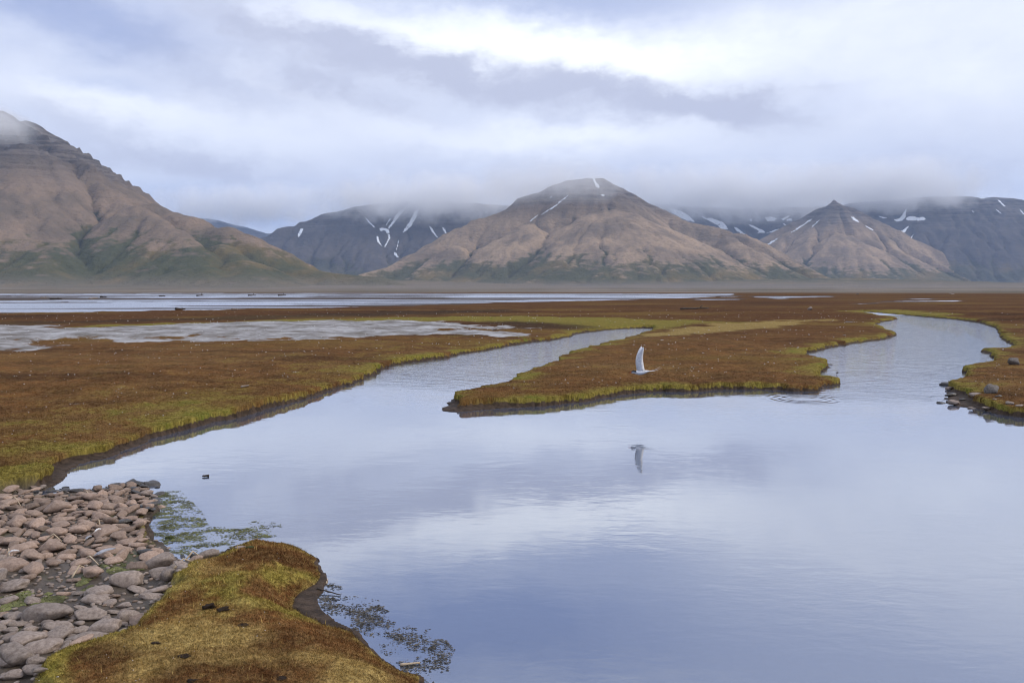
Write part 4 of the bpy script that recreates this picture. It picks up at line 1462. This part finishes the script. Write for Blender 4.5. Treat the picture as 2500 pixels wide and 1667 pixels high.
for (cx, cy, w, h) in [(1755, 752, 95, 50), (1670, 800, 75, 60), (1700, 775, 60, 40), (1780, 822, 80, 25), (1825, 850, 40, 30), (1850, 800, 60, 30),
                       (2045, 866, 75, 26), (2140, 838, 50, 30), (2110, 858, 40, 20), (1930, 850, 60, 20), (2230, 890, 70, 20), (1740, 700, 50, 25), (1960, 815, 45, 18),
                       (2310, 905, 60, 18), (1720, 830, 40, 20)]:
    rock('z6', cx, cy, w, h, 'wet' if h > 26 else 'grey', SH if h > 26 else 'low grey-brown rock in the muddy shore below the two boulders', z=.02, group='wet rocks on the muddy shore', sink=.12)
SM = 'small dark rock breaking the water off the rocky point'
for (cx, cy, w) in [(1620, 738, 30), (1570, 770, 52), (1665, 697, 18), (1515, 767, 14)]:
    rock('z6', cx, cy, w, 12, 'wet', SM, z=.0, group='small rocks off the point', sink=.3)
rock('z7', 1102, 913, 30, 10, 'wet', 'larger of two dark stones awash off the long mossy bank', z=0, sink=.3, rot=.1)
rock('z7', 1238, 911, 22, 8, 'wet', 'smaller of two dark stones awash off the long mossy bank', z=0, sink=.3, rot=.1)
rock('d', 999, 1180, 9, 5, 'wet', 'single tiny dark stone alone in the open pond', z=0, sink=.3)
rock('z1', 1835, 410, 75, 40, 'wet', 'rounded black rock at the outer end of the floating algae', z=0, sink=.25, hk=1.3)
rock('z1', 1950, 438, 40, 22, 'wet', 'little black rock just outside the rounded black one', z=0, sink=.3)
rock('z1', 1225, 470, 85, 40, 'green', 'algae-covered rock in the shallows off the stone bed', z=0, sink=.25, hk=1.2)
rock('z1', 1550, 525, 75, 45, 'green', 'dark green rock in the algae off the hummock tip', z=0, sink=.25, hk=1.2)
rock('z1', 1735, 468, 60, 25, 'green', 'low green-coated rock inside the outer algae patch', z=0, sink=.3)
rock('z1', 1050, 598, 110, 36, 'wet', 'dark weedy rock awash behind the feather', z=0, sink=.3)
rock('z1', 1735, 562, 85, 36, 'grey', 'grey stone peeping over the back edge of the hummock', z=.06)
rock('z1', 1795, 545, 62, 40, 'green', 'yellow-green moss clod on the back edge of the hummock', z=.1, hk=1.5, rot=.4)
rock('zr', 1368, 122, 22, 10, 'grey', 'lone dark rock on the brown plain beyond the winding pond', z=.2, hk=1.5)
rock('zr', 1587, 50, 16, 5, 'wet', 'far dark rock at the foot of the pyramid mountain', z=.3, hk=1.2)
rock('zr', 1548, 177, 34, 5, 'wet', 'dark low stone in the moss beside the far bend', z=.2, hk=.6)
rock('zr', 2020, 50, 30, 5, 'grey', 'pale slab near the dark earth bank', z=.2, hk=.5)
rock('zr', 870, 241, 12, 5, 'grey', 'pale stone on the yellow grass by the channel', z=.2)
rock('zr', 1528, 233, 14, 5, 'grey', 'pale stone near the inner bend of the winding channel', z=.2)
rock('zl', 2272, 204, 30, 8, 'grey', 'white stone at the end of the pale silt flat', z=.3)

# ------------------------------------------------------------------ driftwood, sticks, feathers, crumbs
M_WOOD = simple_mat('driftwood', (.16, .12, .09), (.34, .28, .23), 8, .85, .5, .01)
M_DWOOD = simple_mat('dark_driftwood', (.035, .026, .02), (.09, .07, .055), 8, .85, .5, .01)
M_STRAW = simple_mat('bleached_stick', (.38, .29, .19), (.58, .48, .35), 20, .7, .4, .003)


def limb(pts, radii, seg=7):
    """closed tapering tube through pts"""
    V, F = [], []
    n = len(pts)
    for i, (p, r) in enumerate(zip(pts, radii)):
        p = Vector(p)
        a = Vector(pts[max(0, i - 1)])
        b = Vector(pts[min(n - 1, i + 1)])
        tn = (b - a).normalized()
        u = tn.cross(Vector((0, 0, 1)))
        u = u.normalized() if u.length > 1e-4 else Vector((1, 0, 0))
        w = u.cross(tn)
        for k in range(seg):
            an = 2 * PI * k / seg
            V.append(p + (u * math.cos(an) + w * math.sin(an)) * r * random.uniform(.88, 1.12))
    for i in range(n - 1):
        for k in range(seg):
            F.append((i * seg + k, i * seg + (k + 1) % seg, (i + 1) * seg + (k + 1) % seg, (i + 1) * seg + k))
    V += [Vector(pts[0]), Vector(pts[-1])]
    for k in range(seg):
        F.append((len(V) - 2, (k + 1) % seg, k))
        F.append((len(V) - 1, (n - 1) * seg + k, (n - 1) * seg + (k + 1) % seg))
    return V, F


def stick(name, f, a, b, rad, mat, label, cat, z=.04, lift=0.0, branch=False, bend=.04):
    ax, ay = onplane(f, a[0], a[1], z)
    bx, by = onplane(f, b[0], b[1], z)
    za, zb = max(zg(ax, ay), 0), max(zg(bx, by), 0)
    L = math.hypot(bx - ax, by - ay)
    c = Vector((ax, ay, za))
    pts = []
    rs = []
    for i in range(7):
        q = i / 6
        pts.append((ax + (bx - ax) * q - ax, ay + (by - ay) * q - ay + random.uniform(-bend, bend) * L * .4,
                    za + (zb - za) * q - za + rad * .9 + lift * (1 - abs(2 * q - 1)) + random.uniform(-.2, .4) * bend * L * .2))
        rs.append(rad * (1 - .45 * q) * random.uniform(.9, 1.1))
    V, F = limb(pts, rs)
    if branch:
        p = Vector(pts[4])
        e = p + Vector(((bx - ax) * .12, (by - ay) * .1, L * .09))
        V2, F2 = limb([p, p.lerp(e, .5) + Vector((0, 0, rad * .3)), e], [rad * .6, rad * .4, rad * .2], 6)
        o0 = len(V)
        V += V2
        F += [tuple(i + o0 for i in q) for q in F2]
    me = bpy.data.meshes.new(name)
    me.from_pydata(V, [], F)
    me.polygons.foreach_set('use_smooth', [True] * len(me.polygons))
    me.materials.append(mat)
    me.update()
    o = link(bpy.data.objects.new(name, me))
    o.location = c
    tag(o, label, cat)
    return o


W = [('zl', (185, 69), (220, 68), .10, M_WOOD, 'pale driftwood log on the far mud bar, first from the photo edge', 1),
     ('zl', (230, 74), (282, 74), .13, M_DWOOD, 'long dark driftwood log on the far mud bar', 1),
     ('zl', (410, 73), (450, 72), .12, M_WOOD, 'whitish driftwood log lying alone on the far mud bar', 0),
     ('zl', (460, 65), (490, 65), .14, M_DWOOD, 'dark log at the far waterline below the alluvial fan', 1),
     ('zl', (730, 61), (758, 61), .14, M_DWOOD, 'dark log on the bar, third of the far row', 0),
     ('zl', (905, 59), (935, 58), .16, M_DWOOD, 'dark driftwood heap-like log midway along the far row', 1),
     ('zl', (1140, 58), (1176, 57), .16, M_DWOOD, 'dark log second last in the far row', 1),
     ('zl', (1278, 58), (1312, 57), .16, M_DWOOD, 'dark log ending the far row toward the tan mountain', 1),
     ('zl', (806, 130), (850, 129), .10, M_DWOOD, 'dark driftwood log on the near shore of the lake', 1),
     ('zl', (1064, 128), (1092, 128), .06, M_WOOD, 'pale stick of driftwood on the near shore of the lake', 0),
     ('zr', (775, 125), (905, 123), .075, M_DWOOD, 'dark driftwood branch lying on the brown plain past the channel', 1),
     ('z7', (1385, 618), (1432, 615), .02, M_WOOD, 'short pale piece of wood on the green bank', 0),
     ('z7', (1200, 1059), (1160, 1062), .012, M_DWOOD, 'thin twig floating off the muddy bank', 0)]
for (f, a, b, r_, mt_, lab, br) in W:
    stick('driftwood', f, a, b, r_, mt_, lab, 'driftwood', .15 if f != 'z7' else .05, branch=bool(br), bend=.12)
for (a, b, lab, lf) in [((590, 615), (705, 660), 'bleached stick lying beside the grey feather', .01), ((325, 467), (445, 470), 'straight pale stick resting on the middle of the stone bed', .02),
                        ((515, 745), (625, 690), 'thin curved straw slanting across stones below the feather', .02), ((1235, 690), (1400, 655), 'long pale stick pointing at the tip of the hummock', .02),
                        ((1330, 632), (1440, 604), 'shorter pale stick behind the long one near the hummock tip', .02), ((60, 210), (150, 225), 'pale twig at the back edge of the stone bed', .03),
                        ((50, 545), (70, 625), 'bone-white stick among cobbles at the photo edge', .02), ((590, 182), (660, 188), 'tan straw on stones near the back waterline', .03),
                        ((700, 370), (722, 395), 'tiny pale splinter on the upper stones', .02)]:
    stick('stick', 'z1', a, b, .006, M_STRAW, lab, 'stick', .05, lf + .03)
stick('stick', 'zw', (1305, 1132), (1530, 1108), .008, M_STRAW, 'pale floating stick with one end on the dark weed', 'stick', .01)
stick('stick', 'zw', (350, 290), (620, 335), .005, M_DWOOD, 'long dark stick lying in the shallows beyond the mud', 'stick', .005)
stick('stick', 'zw', (455, 205), (468, 150), .005, M_STRAW, 'tiny upright yellow straw in the shallows', 'stick', .005)

# forked twig standing in the channel mouth
x, y = onplane('z6', 815, 590)
V, F = limb([(0, 0, -.05), (0, 0, .012), (.003, 0, .03), (.0, 0, .045)], [.004, .004, .003, .003], 6)
V2, F2 = limb([(0, 0, .04), (.025, 0, .056), (.045, .01, .054)], [.012, .012, .004], 6)
V3, F3 = limb([(0, 0, .042), (-.01, 0, .05), (-.016, 0, .048)], [.008, .006, .003], 6)
for (va, fa) in ((V2, F2), (V3, F3)):
    o0 = len(V)
    V += va
    F += [tuple(i + o0 for i in q) for q in fa]
me = bpy.data.meshes.new('twig')
me.from_pydata(V, [], F)
me.materials.append(M_DWOOD)
o = link(bpy.data.objects.new('twig', me))
o.location = (x, y, 0)
tag(o, 'small dark forked twig standing in the mouth of the channel', 'twig')


def feather(cx, cy, L, rot, mat, label):
    x, y = onplane('z1', cx, cy, .06)
    z0 = max(zg(x, y), 0) + .045
    n = 11
    V, F = [], []
    for i in range(n):
        q = i / (n - 1)
        w = L * .11 * math.sin(PI * min(1, .15 + q * .85)) ** .7 * (0.15 if q < .12 else 1)
        for k, s_ in enumerate((-1, -.5, 0, .5, 1)):
            V.append((L * (q - .5), w * s_, .012 * math.sin(PI * q) + .006 * (1 - s_ * s_) + random.uniform(-.001, .001)))
    for i in range(n - 1):
        for k in range(4):
            F.append((i * 5 + k, i * 5 + k + 1, (i + 1) * 5 + k + 1, (i + 1) * 5 + k))
    me = bpy.data.meshes.new('feather')
    me.from_pydata(V, [], F)
    me.materials.append(mat)
    me.update()
    o = link(bpy.data.objects.new('feather', me))
    sm = o.modifiers.new('thick', 'SOLIDIFY')
    sm.thickness = .002
    V, F = limb([(-L * .6, 0, .004), (0, 0, .019), (L * .5, 0, .006)], [.0022, .0018, .0008], 5)
    qm = bpy.data.meshes.new('quill')
    qm.from_pydata(V, [], F)
    qm.materials.append(M_STRAW)
    link(bpy.data.objects.new('quill', qm), o)
    o.location = (x, y, z0)
    o.rotation_euler = (.25, -.15, rot)
    tag(o, label, 'feather')


M_FEATH = simple_mat('grey_feather', (.20, .21, .24), (.38, .39, .43), 30, .7, .3, .002)
M_FEATHW = simple_mat('white_feather', (.6, .59, .58), (.8, .8, .8), 30, .7, .3, .002)
feather(752, 600, .13, .75, M_FEATH, 'grey feather lying on the cobbles under the finger-shaped stone')
feather(632, 478, .06, 1.3, M_FEATH, 'small bluish feather among the middle cobbles')
feather(100, 600, .06, .3, M_FEATHW, 'white downy feather among cobbles near the photo edge')
feather(700, 432, .05, 1.1, M_FEATHW, 'tiny white feather on the pinkish cobbles')

# dark clod of peat where the hummock's moss has torn, and droppings
M_PEAT = simple_mat('peat', (.02, .012, .007), (.075, .042, .02), 30, .95, 1.0, .02)
for (cx, cy, w, lab, kk) in [(1500, 862, 70, 'dark torn peat clod on the far lobe of the hummock', 1.2), (1600, 872, 75, 'second, flatter peat clod on the far lobe of the hummock', .8),
                             (1742, 962, 55, 'dark dropping in the yellow saddle of the hummock', .6), (1117, 1118, 50, 'dark dropping at the mossy edge above the pale stone', .7),
                             (1315, 1240, 70, 'greyish dropping on the brown crown of the hummock', .6), (1388, 1470, 70, 'dark dropping low on the brown crown of the hummock', .6),
                             (2020, 1450, 70, 'dark dropping on the waterside slope of the hummock', .5)]:
    x, y = onplane('z1', cx, cy, .24)
    wm = w / 2.94 / FPX * math.hypot(x, y)
    o = put_stone('peat_clod' if kk >= .8 else 'dropping', 'wet', x, y, wm, None, .1, .1, .25, mesh=stone_mesh('clod', int(cx), 1, .75, .34, M_PEAT, .6, 3, 0), hk=kk)
    tag(o, lab, 'peat clod' if kk >= .8 else 'dropping')

# ------------------------------------------------------------------ water weed and algae
def flakes(name, label, mat, regions, n, smin, smax, zlo, zhi, seed, thick=.3, blob=False):
    rng = np.random.default_rng(seed)
    VV, FF = [], []
    b0 = 0
    cnt = 0
    tries = 0
    while cnt < n and tries < n * 30:
        tries += 1
        (pl, wgt) = regions[rng.integers(len(regions))]
        x0, x1 = min(p[0] for p in pl), max(p[0] for p in pl)
        y0, y1 = min(p[1] for p in pl), max(p[1] for p in pl)
        x = rng.uniform(x0, x1, 400)
        y = rng.uniform(y0, y1, 400)
        d1 = sdf(x, y, pl)
        cl = fbm(x / .22, y / .13, seed, 4, .65)
        dsh = sdf(x, y, POND)
        edge = sstep(d1, 0, .16)
        ok = (d1 > 0) & (cl + .4 * edge + rng.normal(0, .40, 400) > .72 - .25 * wgt) & (dsh > -.03)
        for xi, yi in zip(x[ok], y[ok]):
            s = rng.uniform(smin, smax)
            k = rng.integers(5, 9)
            an = np.sort(rng.uniform(0, 2 * PI, k))
            rad = s * rng.uniform(.4, 1.0, k)
            st = rng.uniform(1.5, 5.0)
            rot = rng.normal(0.15, .5)
            lx, ly = np.cos(an) * rad * st, np.sin(an) * rad
            zb = rng.uniform(zlo, zhi)
            px_ = xi + lx * math.cos(rot) - ly * math.sin(rot)
            py_ = yi + lx * math.sin(rot) + ly * math.cos(rot)
            ring = np.stack([px_, py_, zb + rng.uniform(-.2, .2, k) * s * thick - s * thick * .5], -1)
            top = np.array([[xi, yi, zb + s * thick * rng.uniform(.3, 1)]])
            VV.append(np.concatenate([ring, top]))
            for j in range(k):
                FF.append((b0 + j, b0 + (j + 1) % k, b0 + k))
            b0 += k + 1
            cnt += 1
            if cnt >= n:
                break
    o = link(bpy.data.objects.new(name, np_mesh(name, np.concatenate(VV), np.array(FF), mat, False)))
    tag(o, label, kind='stuff')


M_ALGAE = simple_mat('algae', (.05, .05, .018), (.19, .20, .07), 9, .6, .3, .004)
M_WEED = simple_mat('dark_weed', (.035, .03, .022), (.15, .135, .11), 12, .4, .6, .006)
AL1 = P(('z1', 1060, 150), ('z1', 1300, 140), ('z1', 1450, 290), ('z1', 1500, 400), ('z1', 1700, 400), ('z1', 1850, 350), ('z1', 2030, 380), ('z1', 1980, 470),
        ('z1', 1700, 500), ('z1', 1640, 590), ('z1', 1300, 600), ('z1', 1040, 560), ('z1', 1040, 330))
AL2 = P(('z1', 0, 960), ('z1', 300, 880), ('z1', 520, 900), ('z1', 600, 800), ('z1', 760, 800), ('z1', 560, 950), ('z1', 260, 1060), ('z1', 0, 1110))
AL3 = P(('z1', 700, 700), ('z1', 900, 690), ('z1', 1020, 740), ('z1', 800, 770))
flakes('algae', 'bright green algae floating in patches off the stone bed', M_ALGAE, [(AL1, .7)], 6500, .0018, .006, .001, .004, 5)
WD = P(('zw', 120, 430), ('zw', 330, 280), ('zw', 560, 180), ('zw', 700, 330), ('zw', 1060, 400), ('zw', 1280, 680), ('zw', 1700, 740), ('zw', 1930, 960), ('zw', 1850, 1180),
       ('zw', 1950, 1300), ('zw', 1900, 1500), ('zw', 1400, 1500), ('zw', 1300, 1150), ('zw', 900, 850), ('zw', 600, 600))
flakes('water_weed', 'black and grey water weed matted along the hummock shore', M_WEED, [(WD, .55)], 3200, .0012, .0048, -.002, .007, 6, .9)


def bed_algae():
    rng = np.random.default_rng(9)
    VV, FF = [], []
    b0 = 0
    for pl, n in ((AL2, 900), (AL3, 350)):
        x0, x1 = min(p[0] for p in pl), max(p[0] for p in pl)
        y0, y1 = min(p[1] for p in pl), max(p[1] for p in pl)
        x = rng.uniform(x0, x1, n * 3)
        y = rng.uniform(y0, y1, n * 3)
        ok = (sdf(x, y, pl) > 0) & (fbm(x / .15, y / .15, 55, 3) > -.1)
        x, y = x[ok][:n], y[ok][:n]
        zz, _ = ground_eval(x, y)
        for xi, yi, zi in zip(x, y, zz):
            k = 6
            an = np.sort(rng.uniform(0, 2 * PI, k))
            rad = rng.uniform(.008, .026) * rng.uniform(.5, 1, k)
            ring = np.stack([xi + np.cos(an) * rad * 1.5, yi + np.sin(an) * rad, np.full(k, max(zi, 0)) + .002], -1)
            VV.append(np.concatenate([ring, [[xi, yi, max(zi, 0) + .012]]]))
            FF += [(b0 + j, b0 + (j + 1) % k, b0 + k) for j in range(k)]
            b0 += k + 1
    o = link(bpy.data.objects.new('algae', np_mesh('algae', np.concatenate(VV), np.array(FF), M_ALGAE, False)))
    tag(o, 'slimy green algae in the damp hollows among the cobbles', kind='stuff')


bed_algae()


# ------------------------------------------------------------------ the tern
def build_tern():
    mw = simple_mat('white_plumage', (.62, .64, .68), (.84, .85, .87), 40, .7, .2, .002)
    mk = simple_mat('black_cap', (.012, .012, .013), (.03, .03, .032), 40, .6, .2, .002)
    mr = simple_mat('red_bill', (.35, .03, .015), (.5, .05, .03), 40, .4, .1, .002)
    bm = bmesh.new()
    seg = 12
    prof = [(-.115, .010, .008, .012), (-.085, .018, .015, .010), (-.045, .027, .026, .004), (.0, .033, .034, .0), (.04, .032, .034, .0), (.075, .025, .027, .006),
            (.098, .021, .022, .012), (.118, .021, .022, .016), (.135, .015, .016, .016), (.146, .006, .006, .013), (.165, .0045, .0045, .010), (.186, .0008, .0008, .007)]
    rings = []
    for (px_, ry, rz, cz) in prof:
        rings.append([bm.verts.new((px_, ry * math.cos(2 * PI * k / seg), cz + rz * math.sin(2 * PI * k / seg))) for k in range(seg)])
    for a in range(len(rings) - 1):
        for k in range(seg):
            f = bm.faces.new((rings[a][k], rings[a + 1][k], rings[a + 1][(k + 1) % seg], rings[a][(k + 1) % seg]))
            mid = f.calc_center_median()
            if mid.x > .145:
                f.material_index = 2
            elif mid.x > .082 and mid.z > .013:
                f.material_index = 1
    bm.faces.new(rings[0])
    bm.faces.new(rings[-1][::-1])

    def blade(secs):
        """secs: list of (leading point, trailing point, thickness, normal)"""
        prev = None
        for (le, te, th, nr) in secs:
            le, te, nr = Vector(le), Vector(te), Vector(nr).normalized()
            row = []
            for q, up in ((0, 0), (.25, 1), (.65, .7), (1, 0), (.65, -.45), (.25, -.6)):
                row.append(bm.verts.new(le.lerp(te, q) + nr * th * up))
            if prev:
                for k in range(6):
                    bm.faces.new((prev[k], prev[(k + 1) % 6], row[(k + 1) % 6], row[k]))
            else:
                bm.faces.new(row[::-1])
            prev = row
        bm.faces.new(prev)
    for s_ in (1, -1):
        tilt = .10 * s_
        secs = []
        for q, lead, chord, th in ((0, .055, .105, .008), (.12, .065, .108, .008), (.32, .072, .104, .006), (.5, .066, .092, .005), (.68, .045, .074, .004), (.84, .015, .052, .003), (.95, -.015, .028, .002), (1.0, -.035, .006, .001)):
            h = .012 + .36 * q
            yy = s_ * (.012 + .045 * q + .02 * q * q)
            secs.append(((lead, yy, h), (lead - chord, yy + s_ * .006, h - .01), th, (0, s_, -.25)))
        blade(secs)
        # tail streamers and fan
        blade([((-.08, s_ * .004, .012), (-.10, s_ * .014, .010), .004, (0, 0, 1)), ((-.13, s_ * .010, .012), (-.135, s_ * .032, .008), .003, (0, 0, 1)),
               ((-.175, s_ * .035, .016), (-.172, s_ * .05, .012), .002, (0, 0, 1)), ((-.235, s_ * .062, .03), (-.232, s_ * .067, .03), .0012, (0, 0, 1)),
               ((-.285, s_ * .07, .055), (-.284, s_ * .072, .055), .0008, (0, 0, 1))])
    bmesh.ops.recalc_face_normals(bm, faces=bm.faces)
    for f in bm.faces:
        f.smooth = True
    me = bpy.data.meshes.new('tern')
    bm.to_mesh(me)
    bm.free()
    for m_ in (mw, mk, mr):
        me.materials.append(m_)
    o = link(bpy.data.objects.new('tern', me))
    D = 11.4
    c = atdepth('s', 1566, 909, D)
    o.location = c
    o.rotation_euler = (math.radians(0), math.radians(4), math.radians(180))
    tag(o, 'white tern with black cap flying over the pond with raised wings', 'bird')


build_tern()
